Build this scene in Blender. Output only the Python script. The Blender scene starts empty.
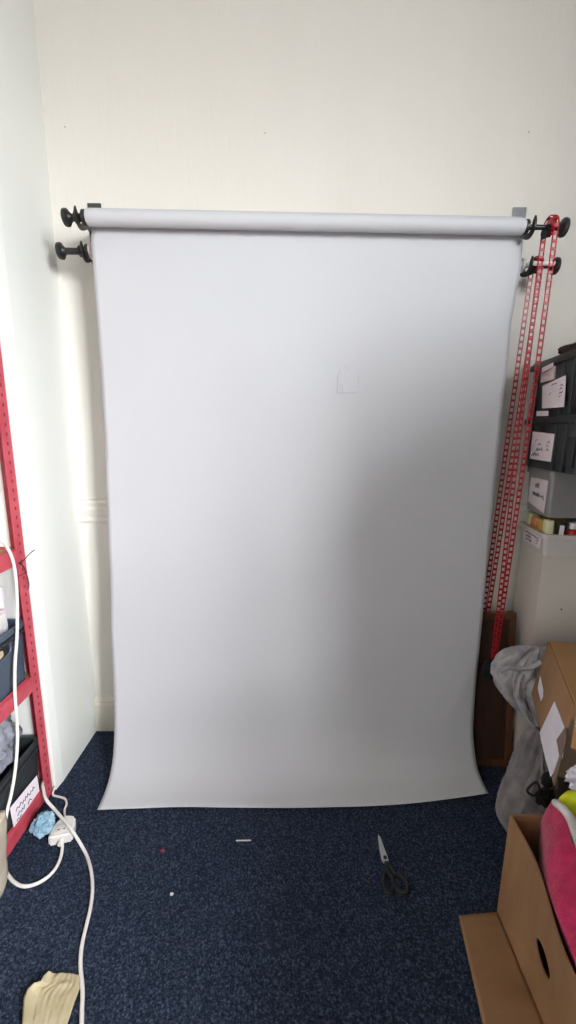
import bpy, bmesh, math, random
from mathutils import Vector, Matrix, noise

random.seed(7)
SC = bpy.context.scene
COL = SC.collection
PI = math.pi

# ------------------------------------------------------------------ camera model (also used to survey points)
F, H, PITCH, ROLL = 410.0, 1.275, math.radians(11.0), math.radians(0.55)
fwd = Vector((0, math.cos(PITCH), -math.sin(PITCH)))
r0 = Vector((1, 0, 0)); u0 = r0.cross(fwd)
cr = math.cos(ROLL) * r0 + math.sin(ROLL) * u0
cu = math.cos(ROLL) * u0 - math.sin(ROLL) * r0
def P(x, y, X=None, Y=None, Z=None):
    """surveyed point: the place where a sight line meets the plane X=, Y= or Z="""
    d = fwd + (x - 288) / F * cr - (y - 512) / F * cu
    if X is not None: t = X / d.x
    elif Y is not None: t = Y / d.y
    else: t = (Z - H) / d.z
    return Vector((d.x * t, d.y * t, H + d.z * t))

cam = bpy.data.cameras.new('camera'); camo = bpy.data.objects.new('camera', cam); COL.objects.link(camo)
cam.sensor_fit = 'VERTICAL'; cam.sensor_height = 24; cam.lens = F / 1024 * 24; cam.clip_start = 0.02
m = Matrix((cr, cu, -fwd)).transposed().to_4x4(); m.translation = (0, 0, H)
camo.matrix_world = m
SC.camera = camo

# ------------------------------------------------------------------ materials
def lin(c):
    c = c / 255.0
    return c / 12.92 if c <= 0.04045 else ((c + 0.055) / 1.055) ** 2.4
def rgb(c): return tuple(lin(v) for v in c) + (1,)
def mat(name, c, rough=0.6, metal=0.0, var=0.0, vscale=8.0, bump=0.0, bscale=60.0, c2=None, stretch=None, spec=0.5,
        alpha=1.0, trans=0.0, detail=4.0, ramp=(0.35, 0.65), sheen=0.0):
    m = bpy.data.materials.new(name); m.use_nodes = True
    nt = m.node_tree; b = nt.nodes['Principled BSDF']
    b.inputs['Roughness'].default_value = rough; b.inputs['Metallic'].default_value = metal
    b.inputs['Specular IOR Level'].default_value = spec
    b.inputs['Transmission Weight'].default_value = trans
    b.inputs['Alpha'].default_value = alpha
    b.inputs['Sheen Weight'].default_value = sheen
    b.inputs['Base Color'].default_value = rgb(c)
    tc = nt.nodes.new('ShaderNodeTexCoord')
    src = tc.outputs['Object']
    if stretch:
        mp = nt.nodes.new('ShaderNodeMapping'); mp.inputs['Scale'].default_value = stretch
        nt.links.new(src, mp.inputs['Vector']); src = mp.outputs['Vector']
    if c2 is None and var > 0: c2 = tuple(max(0, v * (1 - var)) for v in c)
    if c2 is not None:
        n = nt.nodes.new('ShaderNodeTexNoise'); n.inputs['Scale'].default_value = vscale; n.inputs['Detail'].default_value = detail
        rp = nt.nodes.new('ShaderNodeValToRGB')
        rp.color_ramp.elements[0].position, rp.color_ramp.elements[1].position = ramp
        rp.color_ramp.elements[0].color = rgb(c2); rp.color_ramp.elements[1].color = rgb(c)
        nt.links.new(src, n.inputs['Vector']); nt.links.new(n.outputs['Fac'], rp.inputs['Fac'])
        nt.links.new(rp.outputs['Color'], b.inputs['Base Color'])
    if bump > 0:
        n = nt.nodes.new('ShaderNodeTexNoise'); n.inputs['Scale'].default_value = bscale; n.inputs['Detail'].default_value = detail
        bp = nt.nodes.new('ShaderNodeBump'); bp.inputs['Strength'].default_value = bump; bp.inputs['Distance'].default_value = 0.004
        nt.links.new(src, n.inputs['Vector']); nt.links.new(n.outputs['Fac'], bp.inputs['Height'])
        nt.links.new(bp.outputs['Normal'], b.inputs['Normal'])
    return m

M = {}
M['wall_cream'] = mat('embossed cream wallpaper', (236, 230, 219), 0.75, bump=0.4, bscale=70, stretch=(1, 1, 0.12), spec=0.25, c2=(233, 227, 215), vscale=3)
M['wall_white'] = mat('white emulsion', (230, 229, 222), 0.6, bump=0.06, bscale=25, spec=0.3, c2=(227, 227, 219), vscale=2)
M['wall_plain'] = mat('grey wall', (92, 92, 93), 0.8, var=0.03, vscale=2)
M['ceiling'] = mat('ceiling white', (176, 174, 172), 0.85, var=0.03, vscale=2)
M['gloss_cream'] = mat('cream gloss paint', (228, 221, 204), 0.35, var=0.03, vscale=6)
M['white_wood'] = mat('white painted panel', (214, 205, 194), 0.45, var=0.04, vscale=3, bump=0.03, bscale=20)
M['paper'] = mat('white background paper', (202, 202, 203), 0.62, spec=0.3, bump=0.015, bscale=9, c2=(200, 200, 201), vscale=2)
M['paper_core'] = mat('pinkish card core', (226, 205, 205), 0.7, var=0.05)
M['pencil'] = mat('faint grey pencil', (184, 183, 183), 0.8, var=0.05, vscale=80)
M['black_plastic'] = mat('black plastic', (40, 42, 40), 0.38, var=0.2, vscale=30)
M['black_cloth'] = mat('black cloth', (15, 14, 16), 0.9, var=0.3, vscale=40, bump=0.3, bscale=120)
M['grey_metal'] = mat('dark grey bracket steel', (88, 88, 84), 0.42, metal=0.35, var=0.1, vscale=20)
M['silver_metal'] = mat('galvanised bracket steel', (176, 178, 182), 0.35, metal=0.5, var=0.1, vscale=20)
M['red_plastic'] = mat('red chain plastic', (176, 20, 32), 0.35, var=0.12, vscale=30)
M['white_plastic'] = mat('white plastic', (232, 228, 220), 0.4, var=0.04, vscale=10)
M['wire_white'] = mat('white cable sheath', (228, 222, 215), 0.45, var=0.04, vscale=10)
M['wire_black'] = mat('black wire', (28, 26, 26), 0.5, var=0.2, vscale=30)
M['red_paint'] = mat('red painted steel', (190, 78, 88), 0.45, c2=(176, 60, 74), vscale=14, bump=0.03, bscale=60)
M['hole_dark'] = mat('dark hole', (140, 44, 58), 0.8, var=0.2, vscale=30)
M['chipboard'] = mat('chipboard', (186, 150, 96), 0.75, c2=(150, 112, 66), vscale=90, bump=0.15, bscale=120)
M['crate_blue'] = mat('slate blue plastic', (78, 90, 104), 0.45, var=0.12, vscale=9, bump=0.05, bscale=60)
M['crate_dark'] = mat('charcoal crate plastic', (50, 56, 58), 0.4, var=0.12, vscale=9, bump=0.05, bscale=60)
M['crate_black'] = mat('black crate rim plastic', (38, 42, 44), 0.4, var=0.15, vscale=9)
M['label_white'] = mat('white paper label', (234, 222, 226), 0.6, var=0.03, vscale=20)
M['sheet_white'] = mat('white shipping sheet', (226, 222, 230), 0.6, var=0.04, vscale=20)
M['ink'] = mat('dark ink', (92, 86, 98), 0.7, var=0.2, vscale=60)
M['clear_plastic'] = mat('cloudy grey plastic', (146, 143, 141), 0.3, var=0.05, vscale=5, trans=0.1)
M['tray_white'] = mat('white tray plastic', (202, 195, 190), 0.4, var=0.03, vscale=6)
M['cardboard'] = mat('brown cardboard', (150, 114, 78), 0.8, c2=(139, 104, 69), vscale=5, bump=0.06, bscale=40, stretch=(1, 4, 1))
M['cardboard_light'] = mat('pale cardboard', (182, 138, 90), 0.8, c2=(170, 128, 82), vscale=5, bump=0.06, bscale=40)
M['cardboard_edge'] = mat('cardboard cut edge', (150, 108, 66), 0.85, var=0.2, vscale=120)
M['tape_shade_brown'] = mat('brown parcel tape and shade', (128, 106, 90), 0.55, var=0.1, vscale=9)
M['board_brown'] = mat('dark brown hardboard', (64, 40, 26), 0.6, c2=(52, 32, 21), vscale=7, bump=0.05, bscale=60, stretch=(6, 6, 1))
M['frame_brown'] = mat('brown wood frame', (100, 62, 35), 0.55, c2=(80, 48, 27), vscale=10, bump=0.08, bscale=50, stretch=(8, 8, 1))
M['bag_grey'] = mat('grey woven bag cloth', (176, 173, 174), 0.85, c2=(132, 129, 132), vscale=20, bump=0.25, bscale=150, sheen=0.1)
M['bag_grey2'] = mat('dark grey felt bag cloth', (136, 131, 130), 0.9, c2=(108, 104, 104), vscale=18, bump=0.25, bscale=170, sheen=0.1)
M['pink'] = mat('hot pink towelling', (192, 30, 86), 0.9, c2=(168, 22, 72), vscale=38, bump=0.5, bscale=140, sheen=0.25)
M['hi_vis'] = mat('fluorescent yellow cloth', (216, 222, 30), 0.75, c2=(196, 204, 24), vscale=18, bump=0.2, bscale=120)
M['reflective'] = mat('pale reflective tape', (216, 212, 206), 0.4, var=0.06, vscale=40, bump=0.1, bscale=200)
M['poly_white'] = mat('white polythene', (222, 219, 228), 0.3, var=0.06, vscale=12, bump=0.1, bscale=40)
M['poly_grey'] = mat('smoky clear polythene', (150, 150, 158), 0.25, c2=(104, 106, 116), vscale=16, bump=0.5, bscale=30)
M['poly_blue'] = mat('pale blue tissue', (160, 186, 198), 0.6, c2=(128, 164, 184), vscale=24, bump=0.3, bscale=60)
M['tape_cream'] = mat('cream masking tape', (190, 177, 143), 0.6, c2=(172, 158, 122), vscale=16, bump=0.2, bscale=60)
M['beige_cloth'] = mat('beige paper sack', (196, 184, 164), 0.85, c2=(172, 158, 138), vscale=14, bump=0.2, bscale=60)
M['steel'] = mat('bright blade steel', (206, 206, 204), 0.3, metal=0.7, var=0.05)
M['orange'] = mat('orange packet', (214, 122, 62), 0.5, c2=(226, 150, 90), vscale=30)
M['yellow'] = mat('yellow packet', (212, 178, 92), 0.5, c2=(196, 150, 70), vscale=30)
M['pale_yellow'] = mat('pale yellow packet', (226, 222, 176), 0.5, var=0.05, vscale=30)
M['red_bottle'] = mat('red bottle plastic', (178, 30, 30), 0.3, var=0.15, vscale=30)
M['dark_brown'] = mat('mottled dark brown', (66, 56, 50), 0.95, var=0.25, vscale=30, bump=0.3, bscale=120)
M['green'] = mat('dark green cloth', (24, 78, 62), 0.8, var=0.2, vscale=30)
M['white_wood2'] = mat('white window paint', (235, 235, 232), 0.4, var=0.02)
M['blocker_brown'] = mat('brown veneer of the added light blockers', (84, 72, 62), 0.55, c2=(70, 58, 50), vscale=6, stretch=(8, 8, 1))

# carpet: dark navy loop pile with paler flecks
def carpet():
    m = bpy.data.materials.new('navy loop carpet'); m.use_nodes = True
    nt = m.node_tree; b = nt.nodes['Principled BSDF']
    b.inputs['Roughness'].default_value = 0.95; b.inputs['Specular IOR Level'].default_value = 0.1
    tc = nt.nodes.new('ShaderNodeTexCoord')
    n = nt.nodes.new('ShaderNodeTexNoise'); n.inputs['Scale'].default_value = 205; n.inputs['Detail'].default_value = 5; n.inputs['Roughness'].default_value = 0.7
    rp = nt.nodes.new('ShaderNodeValToRGB'); e = rp.color_ramp.elements
    e[0].position = 0.34; e[0].color = rgb((16, 20, 29))
    e[1].position = 0.70; e[1].color = rgb((92, 101, 120))
    k = e.new(0.52); k.color = rgb((42, 51, 67))
    v = nt.nodes.new('ShaderNodeTexVoronoi'); v.inputs['Scale'].default_value = 300
    bp = nt.nodes.new('ShaderNodeBump'); bp.inputs['Strength'].default_value = 0.55; bp.inputs['Distance'].default_value = 0.004
    nt.links.new(tc.outputs['Object'], n.inputs['Vector']); nt.links.new(tc.outputs['Object'], v.inputs['Vector'])
    nt.links.new(n.outputs['Fac'], rp.inputs['Fac']); nt.links.new(rp.outputs['Color'], b.inputs['Base Color'])
    nt.links.new(v.outputs['Distance'], bp.inputs['Height']); nt.links.new(bp.outputs['Normal'], b.inputs['Normal'])
    return m
M['carpet'] = carpet()

# ------------------------------------------------------------------ mesh helpers
ORIGIN = {}
def empty(name, loc, label, cat, group=None):
    o = bpy.data.objects.new(name, None); COL.objects.link(o); o.location = loc; o.empty_display_size = 0.05
    o['label'] = label; o['category'] = cat
    if group: o['group'] = group
    ORIGIN[o.name] = Vector(loc)
    return o
def tag(o, label, cat, group=None):
    o['label'] = label; o['category'] = cat
    if group: o['group'] = group
    return o
def build(name, bm, material, parent=None, smooth=True, angle=35, subsurf=0, label=None, solid=0):
    off = Vector((0, 0, 0))
    if parent is not None: off = ORIGIN[parent.name]
    elif len(bm.verts):
        lo = Vector((min(v.co.x for v in bm.verts), min(v.co.y for v in bm.verts), min(v.co.z for v in bm.verts)))
        hi = Vector((max(v.co.x for v in bm.verts), max(v.co.y for v in bm.verts), max(v.co.z for v in bm.verts)))
        off = Vector(((lo.x + hi.x) / 2, (lo.y + hi.y) / 2, lo.z))
    bmesh.ops.recalc_face_normals(bm, faces=bm.faces)
    for v in bm.verts: v.co -= off
    if smooth:
        for f in bm.faces: f.smooth = True
        for e in bm.edges:
            if len(e.link_faces) == 2 and e.calc_face_angle(0) > math.radians(angle): e.smooth = False
    me = bpy.data.meshes.new(name); bm.to_mesh(me); bm.free()
    me.materials.append(material)
    o = bpy.data.objects.new(name, me); COL.objects.link(o)
    if parent is not None: o.parent = parent
    else: o.location = off
    ORIGIN[o.name] = off
    if solid:
        s = o.modifiers.new('thickness', 'SOLIDIFY'); s.thickness = solid; s.offset = 0
    if subsurf:
        s = o.modifiers.new('subdivision', 'SUBSURF'); s.levels = subsurf; s.render_levels = subsurf
    if label: o['label'] = label
    return o
def structure(name, bm, material, smooth=False):
    o = build(name, bm, material, None, smooth); o['kind'] = 'structure'; return o
NB = bmesh.new
def frame3(o, x, y, z):
    mm = Matrix((Vector(x).normalized(), Vector(y).normalized(), Vector(z).normalized())).transposed().to_4x4(); mm.translation = o
    return mm
def box(bm, lo, hi, mw=None, bevel=0.0, seg=2):
    lo, hi = Vector(lo), Vector(hi)
    g = bmesh.ops.create_cube(bm, size=1.0)
    vs = g['verts']
    for v in vs: v.co = Vector([lo[i] + (v.co[i] + 0.5) * (hi[i] - lo[i]) for i in range(3)])
    if bevel > 0:
        es = list({e for v in vs for e in v.link_edges})
        r = bmesh.ops.bevel(bm, geom=es, offset=bevel, segments=seg, affect='EDGES', profile=0.5)
        vs = list({v for f in r['faces'] for v in f.verts} | {v for v in vs if v.is_valid})
    if mw is not None:
        for v in vs: v.co = mw @ v.co
    return vs
def tube(bm, pts, r, seg=8, smooth_n=0, closed=False):
    pts = [Vector(p) for p in pts]
    if smooth_n: pts = spline(pts, smooth_n)
    n = len(pts); rings = []
    prev = None
    for i, p in enumerate(pts):
        if closed: t = pts[(i + 1) % n] - pts[i - 1]
        else: t = pts[min(i + 1, n - 1)] - pts[max(i - 1, 0)]
        t.normalize()
        if prev is None:
            a = Vector((0, 0, 1)) if abs(t.z) < 0.9 else Vector((1, 0, 0))
            prev = t.cross(a).normalized()
        nrm = (prev - t * prev.dot(t)).normalized(); prev = nrm
        bi = t.cross(nrm)
        rr = r(i / (n - 1)) if callable(r) else r
        rings.append([bm.verts.new(p + rr * (math.cos(2 * PI * k / seg) * nrm + math.sin(2 * PI * k / seg) * bi)) for k in range(seg)])
    for i in range(n if closed else n - 1):
        a, b = rings[i], rings[(i + 1) % n]
        for k in range(seg): bm.faces.new((a[k], a[(k + 1) % seg], b[(k + 1) % seg], b[k]))
    if not closed:
        bm.faces.new(rings[0][::-1]); bm.faces.new(rings[-1])
def spline(pts, n):
    out = []
    for i in range(len(pts) - 1):
        p0 = pts[max(i - 1, 0)]; p1 = pts[i]; p2 = pts[i + 1]; p3 = pts[min(i + 2, len(pts) - 1)]
        for k in range(n):
            t = k / n
            out.append(0.5 * ((2 * p1) + (p2 - p0) * t + (2 * p0 - 5 * p1 + 4 * p2 - p3) * t * t + (3 * p1 - p0 - 3 * p2 + p3) * t ** 3))
    out.append(pts[-1]); return out
def lathe(bm, prof, mw, seg=28):
    """profile (along, radius) turned about the local z axis of mw"""
    rings = []
    for a, r in prof:
        r = max(r, 1e-4)
        rings.append([bm.verts.new(mw @ Vector((r * math.cos(2 * PI * k / seg), r * math.sin(2 * PI * k / seg), a))) for k in range(seg)])
    for a, b in zip(rings, rings[1:]):
        for k in range(seg): bm.faces.new((a[k], a[(k + 1) % seg], b[(k + 1) % seg], b[k]))
    bm.faces.new(rings[0][::-1]); bm.faces.new(rings[-1])
def xaxis(p, sgn=1):
    return frame3(p, (0, 1 * sgn, 0), (0, 0, 1), (1 * sgn, 0, 0))
def prism(bm, poly, d, mw):
    """polygon in local xy extruded along local z by d"""
    a = [bm.verts.new(mw @ Vector((x, y, 0))) for x, y in poly]
    b = [bm.verts.new(mw @ Vector((x, y, d))) for x, y in poly]
    n = len(poly)
    bm.faces.new(a[::-1]); bm.faces.new(b)
    for i in range(n): bm.faces.new((a[i], a[(i + 1) % n], b[(i + 1) % n], b[i]))
def loft(bm, rings, seg=64, steps=5, fold=0.0, ffreq=6.0, seed=0, fine=0.0):
    """cloth-like closed body through rings (cx,cy,cz,rx,ry), folds run along it"""
    rs = spline([Vector(r[:3]) for r in rings], steps); rr = spline([Vector((r[3], r[4], 0)) for r in rings], steps)
    so = Vector((seed * 3.7, seed * 1.3, seed * 7.1))
    L = []
    for c, q in zip(rs, rr):
        ring = []
        for k in range(seg):
            a = 2 * PI * k / seg
            d = Vector((math.cos(a), math.sin(a), 0))
            p = c + Vector((d.x * q.x, d.y * q.y, 0))
            n1 = noise.noise(Vector((d.x * ffreq * 0.35, d.y * ffreq * 0.35, c.z * ffreq * 0.9)) + so)
            n2 = 1 - abs(noise.noise(Vector((d.x * ffreq * 0.5, d.y * ffreq * 0.5, c.z * ffreq * 1.6)) + so * 2)) * 2
            n3 = noise.noise(p * 60 + so)
            s = min(1.0, (q.x + q.y) / 0.10)
            ring.append(bm.verts.new(p + d * s * (fold * (0.8 * n1 + 0.6 * n2 - 0.3) + fine * n3) + Vector((0, 0, fold * 0.35 * n1 * s))))
        L.append(ring)
    for a, b in zip(L, L[1:]):
        for k in range(seg): bm.faces.new((a[k], a[(k + 1) % seg], b[(k + 1) % seg], b[k]))
    bm.faces.new(L[0][::-1]); bm.faces.new(L[-1])
def lump(bm, c, r, amp=0.2, freq=3.0, sub=4, seed=0, facet=False, flat=None):
    g = bmesh.ops.create_icosphere(bm, subdivisions=sub, radius=1.0)
    so = Vector((seed * 5.1, seed * 2.3, seed))
    for v in g['verts']:
        d = v.co.normalized()
        n = noise.noise(d * freq + so); n2 = 1 - 2 * abs(noise.noise(d * freq * 1.7 + so * 1.5))
        k = 1 + amp * (0.7 * n + 0.6 * n2 - 0.3)
        p = Vector((c[0] + d.x * r[0] * k, c[1] + d.y * r[1] * k, c[2] + d.z * r[2] * k))
        if flat is not None: p.z = max(p.z, flat + 0.002 * n)
        v.co = p
def grid(bm, fn, nu, nv):
    vs = [[bm.verts.new(fn(i / nu, j / nv)) for j in range(nv + 1)] for i in range(nu + 1)]
    for i in range(nu):
        for j in range(nv): bm.faces.new((vs[i][j], vs[i + 1][j], vs[i + 1][j + 1], vs[i][j + 1]))
    return vs
def crate_shell(bm, mw, L, W, Hh, t=0.004, taper=0.012, r=0.02):
    """open tapered box: outer skin, rim and inner skin, one piece (local x length, y width, z up, centred)"""
    def ring(l, w, z, rad):
        out = []
        for sx, sy, a0 in ((1, 1, 0), (-1, 1, PI / 2), (-1, -1, PI), (1, -1, 1.5 * PI)):
            for k in range(5):
                a = a0 + k * PI / 8
                out.append(bm.verts.new(mw @ Vector((sx * (l / 2 - rad) + rad * math.cos(a), sy * (w / 2 - rad) + rad * math.sin(a), z))))
        return out
    rs = [ring(L - 2 * taper, W - 2 * taper, 0, r), ring(L, W, Hh - 0.014, r), ring(L + 0.014, W + 0.014, Hh - 0.014, r + 0.004), ring(L + 0.014, W + 0.014, Hh, r + 0.004),
          ring(L - 2 * t, W - 2 * t, Hh, r), ring(L - 2 * taper - 2 * t, W - 2 * taper - 2 * t, t, r)]
    n = len(rs[0])
    for a, b in zip(rs, rs[1:]):
        for k in range(n): bm.faces.new((a[k], a[(k + 1) % n], b[(k + 1) % n], b[k]))
    bm.faces.new(rs[0][::-1]); bm.faces.new(rs[-1])
def scribble(lab, o, ux, uy, w, h, rows, seed, th=0.0016, nrm=None):
    """handwriting-like strokes on the plane o + ux*a + uy*b"""
    rnd = random.Random(seed)
    ux, uy = Vector(ux).normalized(), Vector(uy).normalized(); nn = Vector(nrm) if nrm is not None else ux.cross(uy)
    for (b0, a0, a1, hh) in rows:
        pts = []; a = a0; k = 0
        while a < a1:
            b = b0 + (hh if k % 2 else -hh) * (0.35 + 0.65 * rnd.random())
            pts.append(Vector(o) + ux * (a * w) + uy * (b * h) + nn * 0.0012)
            a += 0.03 + 0.05 * rnd.random(); k += 1
        if len(pts) > 1:
            bm = NB(); tube(bm, pts, th / 2, 4); build('handwriting', bm, M['ink'], lab)

# ------------------------------------------------------------------ the room
YB, XL, ZC = 1.575, -0.819, 2.85
XA, XR, YF = -1.35, 1.75, -2.6
bm = NB(); box(bm, (XA - 0.1, YF - 0.1, -0.1), (XR + 0.1, YB + 0.1, 0)); structure('floor', bm, M['carpet'])
bm = NB(); box(bm, (XA - 0.1, YF - 0.1, ZC), (XR + 0.1, YB + 0.1, ZC + 0.1)); structure('ceiling', bm, M['ceiling'])
bm = NB(); box(bm, (XA - 0.1, YB, 0), (XR + 0.1, YB + 0.1, ZC)); wb = structure('wall_back', bm, M['wall_cream'])
for px, py in ((65, 127), (265, 133), (529, 132)):
    bm = NB(); lathe(bm, [(0, 0.0019), (0.0015, 0.0015), (0.0018, 0.0006)], frame3(P(px, py, Y=YB), (1, 0, 0), (0, 0, 1), (0, -1, 0)), 10); build('nail_head', bm, M['tape_shade_brown'], wb)
bm = NB(); prism(bm, [(XA - 0.1, YF), (XA, YF), (XA, 1.259), (-0.834, 1.259), (-0.827, 1.262), (XL - 0.003, 1.30), (XL, YB), (XA - 0.1, YB)], ZC, Matrix.Identity(4)); structure('wall_left', bm, M['wall_white'])
# the window that lights the room: (wall, from, to, sill, head)
WALL, WA0, WA1, WZ0, WZ1 = 'right', -2.15, -0.75, 1.2, 2.72
def wmap(wall, a, d, z):
    """a runs along the wall, d outward from its inner face"""
    return Vector((XR + d, a, z)) if wall == 'right' else Vector((a, YF - d, z))
def wall_panel(name, wall, a0, a1, m):
    bm = NB(); hole = wall == WALL
    As = (a0, WA0, WA1, a1) if hole else (a0, a1); Zs = (0, WZ0, WZ1, ZC) if hole else (0, ZC); n = len(As) - 1
    vs = [[[bm.verts.new(wmap(wall, a, d, z)) for z in Zs] for a in As] for d in (0, 0.15)]
    for s in (0, 1):
        for i in range(n):
            for j in range(n):
                if hole and i == 1 and j == 1: continue
                bm.faces.new((vs[s][i][j], vs[s][i + 1][j], vs[s][i + 1][j + 1], vs[s][i][j + 1]))
    def side(a, b): bm.faces.new((vs[0][a[0]][a[1]], vs[0][b[0]][b[1]], vs[1][b[0]][b[1]], vs[1][a[0]][a[1]]))
    for i in range(n): side((i, 0), (i + 1, 0)); side((i, n), (i + 1, n)); side((0, i), (0, i + 1)); side((n, i), (n, i + 1))
    if hole: side((1, 1), (2, 1)); side((1, 2), (2, 2)); side((1, 1), (1, 2)); side((2, 1), (2, 2))
    structure(name, bm, m)
wall_panel('wall_right', 'right', YF, YB, M['wall_plain'])
wall_panel('wall_front', 'front', XA, XR, M['wall_plain'])
bm = NB(); wm = (WA0 + WA1) / 2
for lo, hi in (((WA0, WZ0), (WA1, WZ0 + 0.05)), ((WA0, WZ1 - 0.05), (WA1, WZ1)), ((WA0, WZ0), (WA0 + 0.05, WZ1)), ((WA1 - 0.05, WZ0), (WA1, WZ1)),
               ((WA0, 1.9), (WA1, 1.94)), ((wm - 0.02, WZ0), (wm + 0.02, WZ1))):
    p, q = wmap(WALL, lo[0], 0.06, lo[1]), wmap(WALL, hi[0], 0.11, hi[1])
    box(bm, [min(a, b) for a, b in zip(p, q)], [max(a, b) for a, b in zip(p, q)])
win = structure('window_1', bm, M['white_wood2'])
gm = bpy.data.materials.new('window glass'); gm.use_nodes = True
nt = gm.node_tree; nt.nodes.clear()
o_ = nt.nodes.new('ShaderNodeOutputMaterial'); mx = nt.nodes.new('ShaderNodeMixShader'); tr = nt.nodes.new('ShaderNodeBsdfTransparent'); gl = nt.nodes.new('ShaderNodeBsdfGlossy')
mx.inputs[0].default_value = 0.06; gl.inputs['Roughness'].default_value = 0.05
nt.links.new(tr.outputs[0], mx.inputs[1]); nt.links.new(gl.outputs[0], mx.inputs[2]); nt.links.new(mx.outputs[0], o_.inputs[0])
p, q = wmap(WALL, WA0 + 0.05, 0.082, WZ0 + 0.05), wmap(WALL, WA1 - 0.05, 0.086, WZ1 - 0.05)
bm = NB(); box(bm, [min(a, b) for a, b in zip(p, q)], [max(a, b) for a, b in zip(p, q)]); build('pane', bm, gm, win, False)
# dado rail and skirting of the back wall
bm = NB()
prof = [(0, 0.918), (0.010, 0.920), (0.016, 0.930), (0.012, 0.944), (0.018, 0.962), (0.022, 0.974), (0.014, 0.984), (0.020, 1.000), (0.016, 1.010), (0, 1.012)]
prism(bm, [(a, b) for a, b in prof], XR - XL, frame3((XL, YB, 0), (0, -1, 0), (0, 0, 1), (1, 0, 0)))
structure('trim_1', bm, M['wall_cream'])
bm = NB()
prof = [(0, 0), (0.018, 0), (0.018, 0.125), (0.014, 0.135), (0.016, 0.143), (0.006, 0.152), (0, 0.154)]
prism(bm, prof, XR - XL, frame3((XL, YB, 0), (0, -1, 0), (0, 0, 1), (1, 0, 0)))
structure('baseboard_back', bm, M['gloss_cream'])

# ------------------------------------------------------------------ background paper
RC = Vector((0.043, 1.39, 1.9015)); RR = 0.0225
PX0, PX1 = -0.634, 0.716
t = empty('backdrop_paper', (0.043, 1.39, 0), 'wide white background paper hanging from the upper roller and sweeping onto the carpet', 'backdrop')
tilt = -0.0100
def rollz(x): return RC.z + tilt * (x - RC.x)
bm = NB()
axm = frame3((PX0 + 0.012, 1.39, rollz(PX0)), (0, 1, 0), (0, 0, 1), (PX1 - PX0, 0, rollz(PX1) - rollz(PX0)))
n = 40; RL0, RL1 = 0.0, 1.322
def hollow(bm, prof, mw, seg=36):
    rings = []
    for a, r in prof: rings.append([bm.verts.new(mw @ Vector((r * math.cos(2 * PI * k / seg), r * math.sin(2 * PI * k / seg), a))) for k in range(seg)])
    for a, b in zip(rings, rings[1:] + rings[:1]):
        for k in range(seg): bm.faces.new((a[k], a[(k + 1) % seg], b[(k + 1) % seg], b[k]))
axm = frame3((-0.6165, 1.39, rollz(-0.6165)), (0, 1, 0), (0, 0, 1), (1.0, 0, tilt))
hollow(bm, [(0, 0.0190), (0, RR - 0.001)] + [(0.0005 + (RL1 - 0.001) * k / n, RR + 0.0005 * math.sin(k * 1.7)) for k in range(n + 1)] + [(RL1, RR - 0.001), (RL1, 0.0190)], axm)
build('paper_roll', bm, M['paper'], t)
bm = NB(); hollow(bm, [(-0.003, 0.0166), (-0.003, 0.0188), (RL1 + 0.003, 0.0188), (RL1 + 0.003, 0.0166)], axm)
build('card_core', bm, M['paper_core'], t)
prof = spline([Vector(p) for p in ((0, 1.396, 1.930), (0, 1.408, 1.923), (0, 1.4145, 1.905), (0, 1.420, 1.86), (0, 1.424, 1.6), (0, 1.422, 1.29), (0, 1.415, 0.83), (0, 1.398, 0.42), (0, 1.376, 0.20), (0, 1.347, 0.105), (0, 1.302, 0.042), (0, 1.25, 0.014), (0, 1.19, 0.004))], 12)
ls = [0]
for a, b in zip(prof, prof[1:]): ls.append(ls[-1] + (b - a).length)
def pat(s):
    s *= ls[-1]
    for i in range(len(ls) - 1):
        if ls[i + 1] >= s:
            k = (s - ls[i]) / (ls[i + 1] - ls[i]); return prof[i].lerp(prof[i + 1], k)
    return prof[-1].copy()
ptab = [pat(j / 170) for j in range(171)]
EL = ((2.0, -0.6155), (1.90, -0.6165), (1.845, -0.625), (1.5, -0.626), (1.277, -0.628), (1.036, -0.636), (0.816, -0.642), (0.502, -0.652), (0.20, -0.651), (0.0, -0.640))
ER = ((2.0, 0.705), (1.90, 0.7055), (1.871, 0.724), (1.80, 0.735), (1.70, 0.731), (1.60, 0.725), (1.388, 0.719), (1.15, 0.720), (0.9, 0.721), (0.676, 0.720), (0.20, 0.712), (0.0, 0.726))
def edge_x(z, T):
    for (za, xa), (zb, xb) in zip(T, T[1:]):
        if z >= zb:
            k = max(0.0, min(1.0, (za - z) / (za - zb))); k = k * k * (3 - 2 * k); return xa + (xb - xa) * k
    return T[-1][1]
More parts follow.
